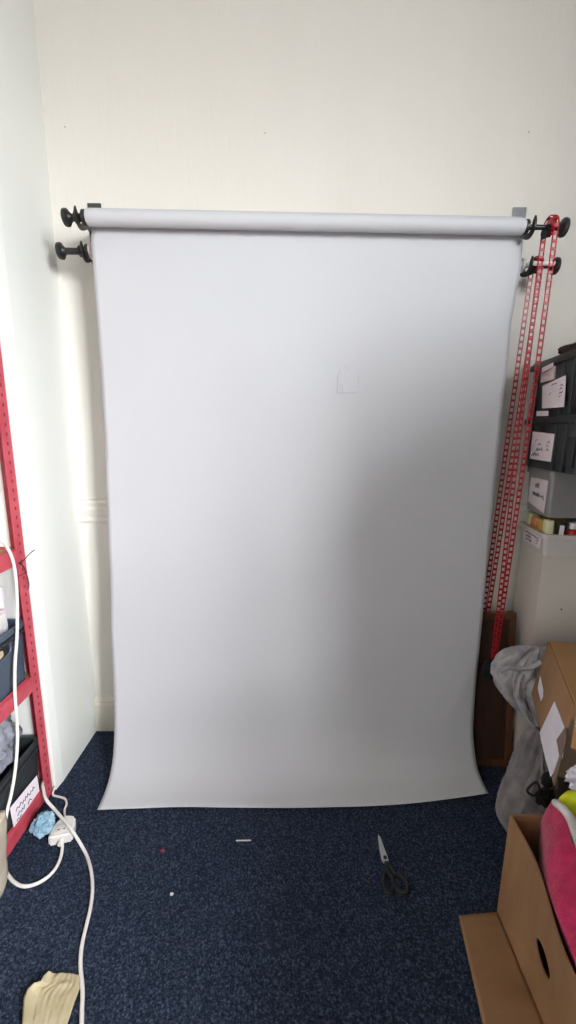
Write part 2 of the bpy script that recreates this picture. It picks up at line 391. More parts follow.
def sheet(u, v):
    p = ptab[round(v * 170)]
    y, z = p.y, p.z
    xl, xr = edge_x(z, EL), edge_x(z, ER); x = xl + (xr - xl) * u
    low = max(0.0, min(1.0, (1.9 - z) / 0.25))
    y += low * (0.0035 * noise.noise(Vector((x * 2.2, z * 1.1, 3))) + 0.0012 * noise.noise(Vector((x * 6, z * 4, 8))))
    # the right edge curls back, mostly near the top
    e = max(0.0, (u - 0.955) / 0.045); y += 0.012 * e * e * math.exp(-((z - 1.70) / 0.16) ** 2) ; x -= 0.004 * e * e * math.exp(-((z - 1.66) / 0.14) ** 2)
    # fine crease lower right and on the right side
    for (cx, cz, ang, ln, dp) in ((0.635, 1.30, 0.9, 0.10, 0.005), (0.66, 0.33, 1.2, 0.16, 0.006), (0.60, 0.82, 0.2, 0.12, 0.003), (0.12, 1.84, -0.5, 0.05, 0.003)):
        dx, dz = x - cx, z - cz
        a = dx * math.cos(ang) + dz * math.sin(ang); b = -dx * math.sin(ang) + dz * math.cos(ang)
        y -= dp * math.exp(-(a / ln) ** 2) * math.exp(-abs(b) / 0.02)
    q = max(0.0, (0.25 - z) / 0.25)
    y += q * q * (0.055 * max(0, (x - 0.10) / 0.6) ** 1.6 - 0.014 * max(0, (-x - 0.30) / 0.33) ** 1.5)
    z += rollz(x) - RC.z if v < 0.1 else 0
    if v > 0.93:
        k = (v - 0.93) / 0.07
        z += 0.010 * k * max(0, (x - 0.35) / 0.36) ** 2 + 0.0035 * k * (0.5 + noise.noise(Vector((x * 3.1, 4, 4))))
    return Vector((x, y, z + 0.0015))
bm = NB(); grid(bm, sheet, 90, 170); psheet = build('paper_sheet', bm, M['paper'], t, solid=0.0007, angle=80)
# faint pencilled rectangle on the sheet
bm = NB()
def on_sheet(px, py): return P(px, py, Y=1.4165)
for a, b in (((338, 376), (337.5, 393)), ((337.5, 393), (358, 392)), ((358.3, 376), (358.6, 383)), ((341.5, 384), (343, 392)), ((345, 366), (349, 369)), ((340, 370), (337.5, 377))):
    tube(bm, [on_sheet(*a), on_sheet(*b)], 0.0008, 5)
build('pencil_mark', bm, M['pencil'], psheet, label='faint pencilled rectangle on the paper')

# ------------------------------------------------------------------ lower spare roll behind the paper
LY, LZ = 1.466, 1.830
def spare_z(x): return LZ - 0.0215 * (x - 0.06)
t = empty('spare_paper_roll', (0.06, LY, LZ), 'thin spare paper roll on the lower hooks, its pink end showing left of the backdrop', 'paper roll')
bm = NB(); hollow(bm, [(0, 0.0205), (0, 0.024), (1.385, 0.024), (1.385, 0.0205)], frame3((-0.648, LY, spare_z(-0.648)), (0, 1, 0), (0, 0, 1), (1, 0, -0.0215)), 32); build('rolled_paper', bm, M['paper_core'], t)

# ------------------------------------------------------------------ wall brackets with two hooks
def arc(cy, cz, r, a0, a1, k=10): return [(cy + r * math.cos(math.radians(a0 + (a1 - a0) * i / k)), cz + r * math.sin(math.radians(a0 + (a1 - a0) * i / k))) for i in range(k + 1)]
def bracket(xu, xl, x0, x1, label, m):
    t = empty('mounting_bracket', (x0, YB, 1.72), label, 'bracket', 'wall brackets of the backdrop')
    bm = NB(); box(bm, (x0, YB - 0.006, 1.845), (x1, YB, 2.035), bevel=0.0015)
    build('back_plate', bm, m, t, angle=30)
    for xw, cy, cz, top in ((xu, 1.39, rollz(xu), 0.050), (xl, LY, spare_z(xl), 0.02)):
        bm = NB()
        poly = [(YB - 0.001, cz - 0.03), (YB - 0.001, cz + top), (1.53, cz + top - 0.01), (cy + 0.036, cz + 0.030)]
        poly += arc(cy, cz, 0.0165, 40, -200, 12) + [(cy - 0.026, cz + 0.020)] + arc(cy, cz, 0.033, 170, 300, 8) + [(cy + 0.05, cz - 0.010)]
        prism(bm, poly, 0.005, frame3((xw - 0.0025, 0, 0), (0, 1, 0), (0, 0, 1), (1, 0, 0)))
        box(bm, (min(xw - 0.0025, (x0 + x1) / 2), YB - 0.007, cz - 0.02), (max(xw + 0.0025, (x0 + x1) / 2), YB - 0.001, cz + top - 0.01))
        build('hook_plate', bm, M['black_plastic'], t, smooth=False)
    for z in (1.86, 2.0):
        bm = NB(); lathe(bm, [(0, 0.006), (0.003, 0.005), (0.004, 0.002)], frame3(((x0 + x1) / 2, YB - 0.006, z), (1, 0, 0), (0, 0, 1), (0, -1, 0)), 12)
        build('screw', bm, m, t)
bracket(-0.640, -0.665, -0.694, -0.648, 'dark grey wall bracket holding the left end of the paper roller', M['grey_metal'])
bracket(0.727, 0.772, 0.757, 0.803, 'pale steel wall bracket holding the right end of the paper roller', M['silver_metal'])

# ------------------------------------------------------------------ roller ends
def hand_end(x, y, z, s, reach, rdisc, label):
    """mushroom knob on the left: cone inside the tube, flange, waisted spindle, disc"""
    t = empty('roller_expander', (x, y, z), label, 'roller end', 'black knobs of the backdrop rollers')
    mw = xaxis((x, y, z), s)
    bm = NB(); lathe(bm, [(-0.05, 0.010), (-0.004, 0.017), (-0.004, 0.0165)], mw); build('expander_cone', bm, M['black_plastic'], t)
    bm = NB(); lathe(bm, [(-0.003, 0.014), (0.0, 0.0215), (0.009, 0.0215), (0.013, 0.015), (0.017, 0.0112), (0.024, 0.0112), (0.026, 0.016), (0.033, 0.0165), (0.037, 0.010), (reach - 0.017, 0.010), (reach - 0.010, 0.016)], mw)
    build('spindle', bm, M['black_plastic'], t)
    bm = NB(); lathe(bm, [(reach - 0.011, 0.014), (reach - 0.008, rdisc * 0.75), (reach - 0.004, rdisc * 0.97), (reach + 0.001, rdisc), (reach + 0.006, rdisc * 0.95), (reach + 0.009, rdisc * 0.72), (reach + 0.007, rdisc * 0.45), (reach + 0.009, 0.008), (reach + 0.009, 0.002)], mw, 36)
    build('disc', bm, M['black_plastic'], t)
hand_end(-0.620, 1.39, rollz(-0.63), -1, 0.060, 0.0245, 'black mushroom knob on the left end of the upper paper roller')
hand_end(-0.651, LY, spare_z(-0.651), -1, 0.094, 0.0250, 'black mushroom knob on the left end of the lower spare roller')
def chain_end(x0, y, z, wx, shaft_m, dx, rdisc, rw, label, cover):
    t = empty('chain_drive', (x0, y, z), label, 'chain drive', 'chain drives of the backdrop rollers')
    mw = xaxis((0, y, z), 1)
    bm = NB(); lathe(bm, [(x0 - 0.045, 0.010), (x0 + 0.001, 0.0165), (x0 + 0.001, 0.021), (x0 + 0.009, 0.021), (x0 + 0.012, 0.0075), (wx - 0.002, 0.0065)], mw); build('shaft', bm, shaft_m, t)
    # toothed chain wheel
    bm = NB(); teeth = 12; poly = []
    for k in range(teeth * 4):
        r = rw if (k // 2) % 2 == 0 else rw * 0.84
        a = 2 * PI * k / (teeth * 4); poly.append((r * math.cos(a), r * math.sin(a)))
    prism(bm, poly, 0.007, frame3((wx - 0.0035, y, z), (0, 1, 0), (0, 0, 1), (1, 0, 0)))
    for sd in (-1, 1):
        lathe(bm, [(0.0035, rw * 0.86), (0.006, rw * 0.84), (0.009, rw * 0.4)], xaxis((wx, y, z), sd), 28)
    build('chain_wheel', bm, M['red_plastic'], t, angle=30)
    bm = NB(); prism(bm, [(-0.6 * rw, 0.1 * rw), (-0.9 * rw, -0.6 * rw), (-0.4 * rw, -1.15 * rw), (0.5 * rw, -1.1 * rw), (0.8 * rw, -0.4 * rw), (0.5 * rw, 0.2 * rw)], 0.005, frame3((wx - 0.016, y, z), (0, 1, 0), (0, 0, 1), (1, 0, 0)))
    build('wheel_cover', bm, cover, t, smooth=False)
    if shaft_m is M['white_plastic']:
        bm = NB(); lathe(bm, [(wx - 0.030, 0.004), (wx - 0.029, 0.0062), (wx + 0.036, 0.0062), (wx + 0.037, 0.003)], xaxis((0, y - rw - 0.014, z - 0.006), 1), 16); build('guide_rod', bm, shaft_m, t, label='white guide rod')
    bm = NB(); lathe(bm, [(wx + 0.009, 0.008), (dx - 0.016, 0.008), (dx - 0.008, 0.016), (dx - 0.006, rdisc * 0.85), (dx - 0.001, rdisc), (dx + 0.005, rdisc * 0.97), (dx + 0.008, rdisc * 0.7), (dx + 0.006, rdisc * 0.4), (dx + 0.007, 0.003)], mw, 36)
    build('disc', bm, M['black_plastic'], t)
chain_end(0.7085, 1.39, rollz(0.72) - 0.001, 0.789, M['black_plastic'], 0.828, 0.0265, 0.0262, 'upper chain drive with red toothed wheel and black knob right of the backdrop', M['black_plastic'])
chain_end(0.748, LY, spare_z(0.77), 0.802, M['white_plastic'], 0.862, 0.026, 0.0225, 'lower chain drive with white shaft and black knob right of the backdrop', M['black_plastic'])

# ------------------------------------------------------------------ red ladder chains
def ladder(pts, w, pitch, r):
    bm = NB()
    pts = [Vector(p) for p in pts]
    L = [0]
    for a, b in zip(pts, pts[1:]): L.append(L[-1] + (b - a).length)
    n = int(L[-1] / pitch)
    def at(s):
        for i in range(len(L) - 1):
            if L[i + 1] >= s: return pts[i].lerp(pts[i + 1], (s - L[i]) / (L[i + 1] - L[i])), (pts[i + 1] - pts[i]).normalized()
        return pts[-1], (pts[-1] - pts[-2]).normalized()
    X = Vector((1, 0, 0))
    q = [at(L[-1] * k / (n * 2)) for k in range(n * 2 + 1)]
    for s in (-1, 1): tube(bm, [p + X * s * w / 2 for p, d in q], r, 6)
    for k in range(n):
        p, d = at((k + 0.5) * L[-1] / n)
        nn = X.cross(d)
        box(bm, (-w / 2, -pitch * 0.19, -r * 0.8), (w / 2, pitch * 0.19, r * 0.8), frame3(p, X, d, nn))
    return bm
def chain(wx, wy, wz, rw, xb, zb, yb, gap, label, weight):
    t = empty('control_chain', (xb, yb, zb), label, 'chain', 'red roller chains')
    pts = [Vector((xb, yb, zb))]
    def side(s, up):
        q = []
        for k in range(0, 13):
            f = k / 12
            q.append(Vector((xb + (wx - xb) * f, yb + s * gap + (wy + s * rw - yb - s * gap) * min(1, f * 1.3) ** 0.8, zb + 0.02 + (wz - zb - 0.02) * f)))
        return q if up else q[::-1]
    pts += side(-1, True)
    pts += [Vector((wx, wy - rw * math.cos(a), wz + rw * math.sin(a))) for a in [PI * k / 10 for k in range(1, 10)]]
    pts += side(1, False) + [Vector((xb, yb + 0.002, zb))]
    build('ladder_chain', ladder(pts, 0.0130, 0.0215, 0.0019), M['red_plastic'], t, angle=30)
    if weight:
        bm = NB(); lump(bm, (xb - 0.014, yb, zb - 0.045), (0.026, 0.022, 0.044), 0.25, 1.6, 3, 3); build('tassel_weight', bm, M['black_cloth'], t)
chain(0.789, 1.39, rollz(0.72) - 0.001, 0.0305, 0.770, 0.455, 1.392, 0.006, 'long outer red ladder chain hanging from the upper drive down past the brown board', True)
chain(0.802, LY, spare_z(0.77), 0.027, 0.761, 0.585, 1.470, 0.016, 'shorter inner red ladder chain hanging from the lower drive beside the paper edge', False)

# ------------------------------------------------------------------ brown framed board leaning behind the paper
t = empty('framed_board', (0.70, 1.40, 0), 'dark brown framed wooden board leaning upright behind the right edge of the paper', 'board')
b0, b1 = Vector((0.880, 1.385, 0.004)), Vector((0.868, 1.455, 0.612))
uz = (b1 - b0).normalized(); ux = Vector((-1, 0, 0)); ux = (ux - uz * ux.dot(uz)).normalized(); un = uz.cross(ux).normalized()
if un.y > 0: un = -un
Lb = (b1 - b0).length; Wb = 0.35
mw = frame3(b0, ux, uz, ux.cross(uz)); sgn = 1 if ux.cross(uz).y > 0 else -1
d0, d1 = sorted((0.004 * sgn, 0.018 * sgn))
bm = NB(); box(bm, (0.018, 0.018, d0), (Wb - 0.018, Lb - 0.018, d1), mw); build('panel', bm, M['board_brown'], t, False)
d0, d1 = sorted((-0.006 * sgn, 0.022 * sgn))
for lo, hi in (((0, 0), (0.024, Lb)), ((Wb - 0.024, 0), (Wb, Lb)), ((0.024, 0), (Wb - 0.024, 0.026)), ((0.024, Lb - 0.024), (Wb - 0.024, Lb))):
    bm = NB(); box(bm, (lo[0], lo[1], d0), (hi[0], hi[1], d1), mw, bevel=0.002); build('frame_rail', bm, M['frame_brown'], t, angle=30)

# ------------------------------------------------------------------ white cabinet in the right corner, tray, boxes
TH = math.radians(9)
def rot_frame(p, th=TH):
    """local +x runs right along the front, +y runs back, origin at near left bottom corner"""
    return frame3(p, (math.cos(th), -math.sin(th), 0), (math.sin(th), math.cos(th), 0), (0, 0, 1))
t = empty('white_cabinet', (1.1, 1.45, 0), 'plain white cabinet in the right corner under the white tray', 'cabinet')
cz = 0.866; c0 = Vector((0.884, 1.362, 0))
bm = NB(); prism(bm, [(0.884, 1.362), (1.36, 1.30), (1.39, 1.555), (0.912, 1.555)], cz - 0.02, frame3((0, 0, 0), (1, 0, 0), (0, 1, 0), (0, 0, 1)))
body = build('carcass', bm, M['white_wood'], t, False)
bm = NB(); prism(bm, [(0.882, 1.358), (1.362, 1.296), (1.392, 1.555), (0.912, 1.555)], 0.02, frame3((0, 0, cz - 0.02), (1, 0, 0), (0, 1, 0), (0, 0, 1)))
build('cabinet_top', bm, M['white_wood'], t, False)
for px, py in ((550, 560), (561, 609)):
    q = P(px, py, Y=1.352); q.y = 1.362 - (q.x - 0.884) * 0.1303 - 0.001
    bm = NB(); lathe(bm, [(0, 0.003), (0.0015, 0.0028)], frame3(q, (1, 0, 0), (0, 0, 1), (-0.13, -1, 0)), 10)
    build('screw_hole', bm, M['wire_black'], body)

TW, TD, THh = 0.40, 0.216, 0.078
tm = rot_frame((0.868, 1.347, cz + 0.001))
tc_ = tm @ Matrix.Translation((TW / 2, TD / 2, 0))
t = empty('white_tray', tc_.translation, 'open white plastic tray of small packets on the white cabinet', 'tray')
bm = NB(); crate_shell(bm, tc_, TW, TD, THh, 0.004, 0.008, 0.013); build('tray_body', bm, M['tray_white'], t, angle=40)
bm = NB()
lm = tm @ Matrix.Translation((-0.0018, 0, 0))
def quad(bm, mw, pts, th=0.0012):
    """thin label: pts in local (y,z) on the local x=0 side"""
    a = [bm.verts.new(mw @ Vector((0, y, z))) for y, z in pts]; b = [bm.verts.new(mw @ Vector((-th, y, z))) for y, z in pts]
    n = len(pts); bm.faces.new(a); bm.faces.new(b[::-1])
    for i in range(n): bm.faces.new((a[i], b[i], b[(i + 1) % n], a[(i + 1) % n]))
quad(bm, lm @ Matrix.Rotation(-0.0, 4, 'Z'), [(0.018, 0.022), (0.155, 0.020), (0.155, 0.062), (0.018, 0.066)])
lab = build('paper_label', bm, M['label_white'], t, False, label='white handwritten label on the tray side')
bm = NB(); X0 = lm @ Vector((-0.0015, 0.155, 0.02))
scribble(lab, X0, lm.to_3x3() @ Vector((0, -1, 0)), (0, 0, 1), 0.137, 0.044, [(0.8, 0.08, 0.75, 0.08), (0.52, 0.15, 0.5, 0.1), (0.25, 0.12, 0.55, 0.09), (0.75, 0.78, 0.92, 0.06), (0.55, 0.8, 0.94, 0.07), (0.35, 0.8, 0.92, 0.06)], 4, 0.0022, lm.to_3x3() @ Vector((-1, 0, 0)))

# the packets in the tray
def packet(name, label, cat, m, x, y, w, d, h, lean, group=None, rz=0.0, z0=0.006, base=None):
    base = base or tm
    mw = base @ Matrix.Translation((x, y, z0)) @ Matrix.Rotation(rz, 4, 'Z') @ Matrix.Rotation(lean, 4, 'Y')
    bm = NB(); box(bm, (-w / 2, -d / 2, 0), (w / 2, d / 2, h), mw, bevel=min(w, d) * 0.22, seg=2)
    o = build(name, bm, m, None, angle=40); tag(o, label, cat, group); return o, mw
packet('seed_packet', 'pale yellow packet at the far left end of the white tray', 'packet', M['pale_yellow'], 0.030, 0.182, 0.030, 0.036, 0.112, 0.0, 'packets in the white tray')
packet('seed_packet', 'orange packet standing in the back left of the white tray', 'packet', M['orange'], 0.026, 0.135, 0.026, 0.048, 0.106, 0.0, 'packets in the white tray')
packet('seed_packet', 'mustard yellow packet in the middle of the tray side', 'packet', M['yellow'], 0.026, 0.083, 0.028, 0.048, 0.108, 0.0, 'packets in the white tray')
packet('seed_packet', 'tall cream packet in the near left corner of the white tray', 'packet', M['pale_yellow'], 0.024, 0.036, 0.024, 0.034, 0.116, 0.0, 'packets in the white tray')
o, mw = packet('small_carton', 'small black and white carton in the front of the white tray', 'carton', M['crate_black'], 0.056, 0.022, 0.026, 0.018, 0.112, 0.03, 'packets in the white tray')
bm = NB(); box(bm, (-0.009, -0.0102, 0.05), (0.005, -0.0088, 0.102), mw); build('white_panel', bm, M['label_white'], o, False)
bmw = tm @ Matrix.Translation((0.097, 0.028, 0.006))
t = empty('red_bottle', bmw.translation, 'small red bottle with a white cap at the front of the white tray', 'bottle', None)
bm = NB(); lathe(bm, [(0, 0.016), (0.004, 0.0185), (0.072, 0.0185), (0.086, 0.014), (0.090, 0.009)], bmw, 24); build('bottle_body', bm, M['red_bottle'], t)
bm = NB(); lathe(bm, [(0.089, 0.0105), (0.090, 0.0115), (0.108, 0.011), (0.110, 0.009)], bmw, 24); build('cap', bm, M['white_plastic'], t)
for k, (x, y, w, d, h) in enumerate(((0.20, 0.12, 0.05, 0.09, 0.125), (0.30, 0.11, 0.06, 0.1, 0.125), (0.080, 0.135, 0.05, 0.10, 0.125))):
    packet('card_packet', ('brown card packet at the back of the white tray under the grey box', 'long brown packet at the right end of the tray', 'brown packet behind the orange one in the tray')[k], 'packet', M['cardboard'], x, y, w, d, h, 0.0, 'card packets under the grey box')

# cloudy grey storage box
gz = cz + 0.134
gm_ = rot_frame((0.874, 1.360, gz)); GW, GD, GH = 0.40, 0.188, 0.153
gc = gm_ @ Matrix.Translation((GW / 2, GD / 2, 0))
t = empty('storage_box', gc.translation, 'cloudy pale grey plastic storage box below the two dark crates', 'storage box')
bm = NB(); crate_shell(bm, gc, GW, GD, GH, 0.003, 0.005, 0.012); build('box_body', bm, M['clear_plastic'], t, angle=40)
bm = NB(); box(bm, (-0.006, -0.006, GH), (GW + 0.006, GD + 0.006, GH + 0.007), gm_, bevel=0.003); build('lid', bm, M['clear_plastic'], t, angle=30)
lm = gm_ @ Matrix.Translation((0.0018, 0, 0))
bm = NB(); quad(bm, lm, [(0.026, 0.010), (0.162, 0.030), (0.160, 0.120), (0.022, 0.126)]); lab = build('paper_label', bm, M['label_white'], t, False, label='white handwritten label on the grey box')
scribble(lab, lm @ Vector((-0.0012, 0.148, 0.03)), lm.to_3x3() @ Vector((0, -1, 0)), (0, 0, 1), 0.118, 0.09, [(0.78, 0.3, 0.62, 0.07), (0.70, 0.3, 0.6, 0.06), (0.42, 0.15, 0.62, 0.08), (0.36, 0.2, 0.95, 0.07), (0.30, 0.85, 0.97, 0.04)], 9, 0.0024, lm.to_3x3() @ Vector((-1, 0, 0)))

# two dark crates
def dark_crate(z, Hh, label, sticker, lab_pts, rows, seed, hole_m):
    CW, CD = 0.30, 0.36
    cm = rot_frame((0.8155, 1.176, z)); cc = cm @ Matrix.Translation((CW / 2, CD / 2, 0))
    t = empty('storage_crate', cc.translation, label, 'crate', 'dark crates stacked on the right')
    bm = NB(); crate_shell(bm, cc, CW, CD, Hh, 0.004, 0.008, 0.014)
    body = build('crate_body', bm, M['crate_dark'], t, angle=40)
    bm = NB(); box(bm, (-0.010, -0.010, Hh - 0.024), (CW + 0.010, CD + 0.010, Hh - 0.004), cm, bevel=0.003)
    vs = NB()
    build('rim', bm, M['crate_black'], t, angle=30)
    for k, y in enumerate((0.07, 0.135, 0.33)):
        bm = NB(); box(bm, (-0.004, y - 0.006, 0.004), (0.006, y + 0.006, Hh - 0.02), cm, bevel=0.002); build('rib', bm, M['crate_dark'], t, angle=30)
    bm = NB(); box(bm, (-0.0045, 0.195, Hh - 0.070), (0.004, 0.285, Hh - 0.028), cm, bevel=0.002); build('hand_hole', bm, hole_m, t, angle=30)
    bm = NB(); box(bm, (-0.003, 0.012, 0.02), (0.004, 0.058, Hh * 0.62), cm, bevel=0.002); build('recess_panel', bm, M['crate_black'], t, angle=30)
    lm = cm @ Matrix.Translation((-0.0105, 0, 0))
    bm = NB(); quad(bm, lm, sticker); build('barcode_sticker', bm, M['label_white'], t, False, label='small white sticker on the rim')
    lm = cm @ Matrix.Translation((-0.0005, 0, 0))
    lm2 = cm @ Matrix.Translation((-0.0048, 0, 0))
    bm = NB(); quad(bm, lm2, lab_pts); lab = build('paper_label', bm, M['label_white'], t, False, label='white handwritten label on the crate')
    bm = NB()
    ya, yb_ = lab_pts[1][0], lab_pts[0][0]
    scribble(lab, lm2 @ Vector((-0.0014, ya, lab_pts[0][1])), lm2.to_3x3() @ Vector((0, -1, 0)), (0, 0, 1), ya - yb_, lab_pts[3][1] - lab_pts[0][1], rows, seed, 0.0022, lm2.to_3x3() @ Vector((-1, 0, 0)))
    return t
z1 = gz + GH + 0.008
def crate_yz(px, py, z):
    """(y,z) in crate side coordinates of a sighted point on the crate's left side"""
    d = fwd + (px - 288) / F * cr - (py - 512) / F * cu
    cm = rot_frame((0.8155, 1.176, z)); nx = cm.to_3x3() @ Vector((1, 0, 0)); o = Vector((0, 0, H))
    s = (cm.translation - o).dot(nx) / d.dot(nx); q = cm.inverted() @ (o + d * s); return (q.y, q.z)
def side_pts(z, pts): return [crate_yz(a, b, z) for a, b in pts]
HC1, HC2 = 0.172, 0.184
dark_crate(z1, HC1, 'lower dark crate with a square white label, on the cloudy grey box', side_pts(z1, [(552, 411), (540, 411), (540, 416), (552, 416)]), side_pts(z1, [(552.5, 462), (531.5, 458.5), (534.5, 431.5), (556.5, 434)]), [(0.75, 0.2, 0.3, 0.05), (0.62, 0.35, 0.5, 0.07), (0.42, 0.3, 0.6, 0.08), (0.2, 0.1, 0.5, 0.09), (0.7, 0.76, 0.9, 0.05), (0.56, 0.76, 0.9, 0.05), (0.42, 0.77, 0.88, 0.05)], 5, M['wire_black'])
z2 = z1 + HC1 + 0.001
dark_crate(z2, HC2, 'top dark crate with a slanted white label, uppermost of the right stack', side_pts(z2, [(557, 362.5), (545.5, 368), (545.5, 372.5), (557, 366.5)]), side_pts(z2, [(566, 407), (543.8, 408.5), (544.3, 386), (568, 375)]), [(0.8, 0.35, 0.6, 0.03), (0.5, 0.3, 0.4, 0.05), (0.72, 0.74, 0.9, 0.04), (0.6, 0.74, 0.9, 0.04), (0.48, 0.74, 0.9, 0.04), (0.36, 0.75, 0.88, 0.04)], 6, M['paper_core'])
z3 = z2 + HC2 + 0.001
bm = NB(); lump(bm, (0.985, 1.36, z3 + 0.028), (0.095, 0.13, 0.036), 0.35, 2.2, 4, 11, flat=z3); tag(build('dark_lump', bm, M['dark_brown'], None, angle=70), 'small dark brown lump lying on the top dark crate', 'cloth')  # low uneven dark brown lump on the top crate

# ------------------------------------------------------------------ cardboard boxes on the right
def plate(bm, mw, lo, hi): box(bm, lo, hi, mw, bevel=0.0015, seg=1)
# A: closed parcel box, tipped, with labels
A = P(548, 641, Y=1.150)
yaw = math.radians(23); tl = math.radians(8)
lx = Vector((-math.sin(yaw), -math.cos(yaw), 0)); mh = Vector((math.cos(yaw), -math.sin(yaw), 0))
upv = math.cos(tl) * Vector((0, 0, 1)) + math.sin(tl) * mh; wv = math.cos(tl) * mh - math.sin(tl) * Vector((0, 0, 1))
HA, LA, WA = 0.188, 0.335, 0.32
am = frame3(A - upv * HA, lx, wv, upv)      # local x toward the viewer, y right, z up; left side is y=0
t = empty('parcel_box', A - upv * HA, 'tipped brown parcel box with white address sheets, beside the grey bags', 'cardboard box')
bm = NB(); box(bm, (0, 0, 0), (LA, WA, HA), am, bevel=0.004); body = build('carton', bm, M['cardboard'], t, angle=30)
lift = math.radians(9)
fm = am @ Matrix.Translation((0, 0.004, HA + 0.001)) @ Matrix.Rotation(lift, 4, 'X')
bm = NB(); box(bm, (0.0, 0, 0), (LA - 0.004, WA * 0.48, 0.004), fm, bevel=0.001, seg=1); build('flap', bm, M['cardboard_light'], t, False)
fm = am @ Matrix.Translation((LA + 0.001, 0.006, HA - 0.002)) @ Matrix.Rotation(math.radians(62), 4, 'Y')
bm = NB(); box(bm, (0.0, 0, -0.004), (0.085, WA * 0.95, 0), fm, bevel=0.001, seg=1); build('flap', bm, M['cardboard_light'], t, False)
def on_face(px, py, off=0.0):
    d = fwd + (px - 288) / F * cr - (py - 512) / F * cu
    o = Vector((0, 0, H)); s = (am.translation - wv * off - o).dot(wv) / d.dot(wv); return o + d * s
def decal(bm, pts, off, th=0.001):
    a = [bm.verts.new(on_face(x, y, off)) for x, y in pts]; b = [bm.verts.new(v.co - wv * th) for v in a]; n = len(a)
    bm.faces.new(a); bm.faces.new(b[::-1])
    for i in range(n): bm.faces.new((a[i], a[(i + 1) % n], b[(i + 1) % n], b[i]))
bm = NB(); decal(bm, [(554.7, 701.5), (565, 728), (563, 757), (551, 777), (545, 756), (539.8, 733)], 0.0005); build('address_sheet', bm, M['sheet_white'], t, False, label='large white address sheet')
bm = NB(); decal(bm, [(540.5, 676), (543.5, 690), (543.2, 697), (541, 701), (538, 688)], 0.0005); build('small_label', bm, M['sheet_white'], t, False, label='small white label')
bm = NB(); decal(bm, [(566, 727), (557, 740), (560, 756), (552.5, 778), (554.5, 786), (559, 770), (566.5, 738)], 0.0022, 0.0015); build('paper_patch', bm, M['tape_shade_brown'], t, False, label='greyish brown tape patch over the address sheet')

bm = NB(); box(bm, (LA + 0.0002, 0.002, 0.002), (LA + 0.0016, WA - 0.004, HA - 0.03), am); build('end_shade', bm, M['tape_shade_brown'], t, False, label='greyish brown sheet giving the near end its shaded tone')  # thin darker sheet: shade of the near end put into its colour
# plain box that carries it, mostly hidden
bm = NB(); t = empty('support_box', (1.0, 1.0, 0), 'brown cardboard box on the carpet behind the lower grey bag', 'cardboard box')
sm = frame3((0.995, 1.215, 0), lx, mh, (0, 0, 1))
lowz = min((am @ Vector((x, y, 0))).z for x in (0, LA) for y in (0, WA))
lowz2 = 0.425
bm = NB(); box(bm, (0, 0, 0), (0.24, 0.24, lowz2), sm, bevel=0.004); build('carton', bm, M['cardboard'], t, angle=30)
bm = NB(); box(bm, (0, 0.115, lowz2), (0.24, 0.155, lowz2 + 0.001), sm); build('parcel_tape', bm, M['tape_shade_brown'], t, False)

# B: open box with handle hole, flap on the carpet
XB = 0.578; YB0, YB1, HB = 0.888, 0.40, 0.315
t = empty('open_box', (0.78, 0.65, 0), 'open brown cardboard box with oval handle hole, holding the pink cloth', 'cardboard box')
def panel_x(y, z):
    f = max(0, min(1, (YB0 - y) / (YB0 - 0.40)))
    q = max(0, min(1, (f - 0.16) / 0.5)); q = q * q * (3 - 2 * q)
    return XB - 0.012 * f - 0.046 * (z / HB) ** 1.5 * q
HY, HZ, hy, hz = 0.697, 0.150, 0.033, 0.028
bm = NB()
# left panel with an oval hole: rings of quads from the oval out to the border
ny = 48
def border(k):
    a = 2 * PI * k / ny; c, s = math.cos(a), math.sin(a)
    y0, y1 = YB1 - HY, YB0 - HY; z0, z1_ = 0.003 - HZ, HB - HZ
    tt = min(((y1 if c > 0 else y0) / c) if abs(c) > 1e-6 else 1e9, ((z1_ if s > 0 else z0) / s) if abs(s) > 1e-6 else 1e9)
    return HY + c * tt, HZ + s * tt
bp_ = [border(k) for k in range(ny)]
for cy_, cz_ in ((YB0, HB), (YB0, 0.003), (YB1, HB), (YB1, 0.003)):
    i = min(range(ny), key=lambda k: (bp_[k][0] - cy_) ** 2 + (bp_[k][1] - cz_) ** 2); bp_[i] = (cy_, cz_)
S = 12; tcard = 0.005
lay = []
for side in (0, 1):
    rings = []
    for s in range(S + 1):
        f = (s / S) ** 1.3; ring = []
        for k in range(ny):
            a = 2 * PI * k / ny; ey, ez = HY + hy * math.cos(a), HZ + hz * math.sin(a)
            y, z = ey + (bp_[k][0] - ey) * f, ez + (bp_[k][1] - ez) * f
            ring.append(bm.verts.new((panel_x(y, z) + side * tcard, y, z)))
        rings.append(ring)
    for a, b in zip(rings, rings[1:]):
        for k in range(ny): bm.faces.new((a[k], a[(k + 1) % ny], b[(k + 1) % ny], b[k]))
    lay.append(rings)
for idx in (0, S):
    for k in range(ny): bm.faces.new((lay[0][idx][k], lay[0][idx][(k + 1) % ny], lay[1][idx][(k + 1) % ny], lay[1][idx][k]))
build('side_panel', bm, M['cardboard'], t, angle=50)
bm = NB(); box(bm, (XB + 0.006, YB0 - 0.006, 0.003), (1.0, YB0, HB + 0.002)); build('end_panel', bm, M['cardboard'], t, False)
bm = NB(); box(bm, (0.994, YB1, 0.003), (1.0, YB0 - 0.006, HB)); build('side_panel', bm, M['cardboard'], t, False)
bm = NB(); box(bm, (XB + 0.006, YB1 - 0.006, 0.003), (1.0, YB1, HB)); build('end_panel', bm, M['cardboard'], t, False)
bm = NB(); box(bm, (XB + 0.006, YB1, 0.003), (0.994, YB0 - 0.006, 0.008)); build('base_panel', bm, M['cardboard'], t, False)
f0, f1 = P(459, 916, Z=0.012), P(483, 1024, Z=0.012)
bm = NB()
dirf = (f1 - f0).normalized(); fe = f0 + dirf * ((f0.y - 0.42) / -dirf.y)
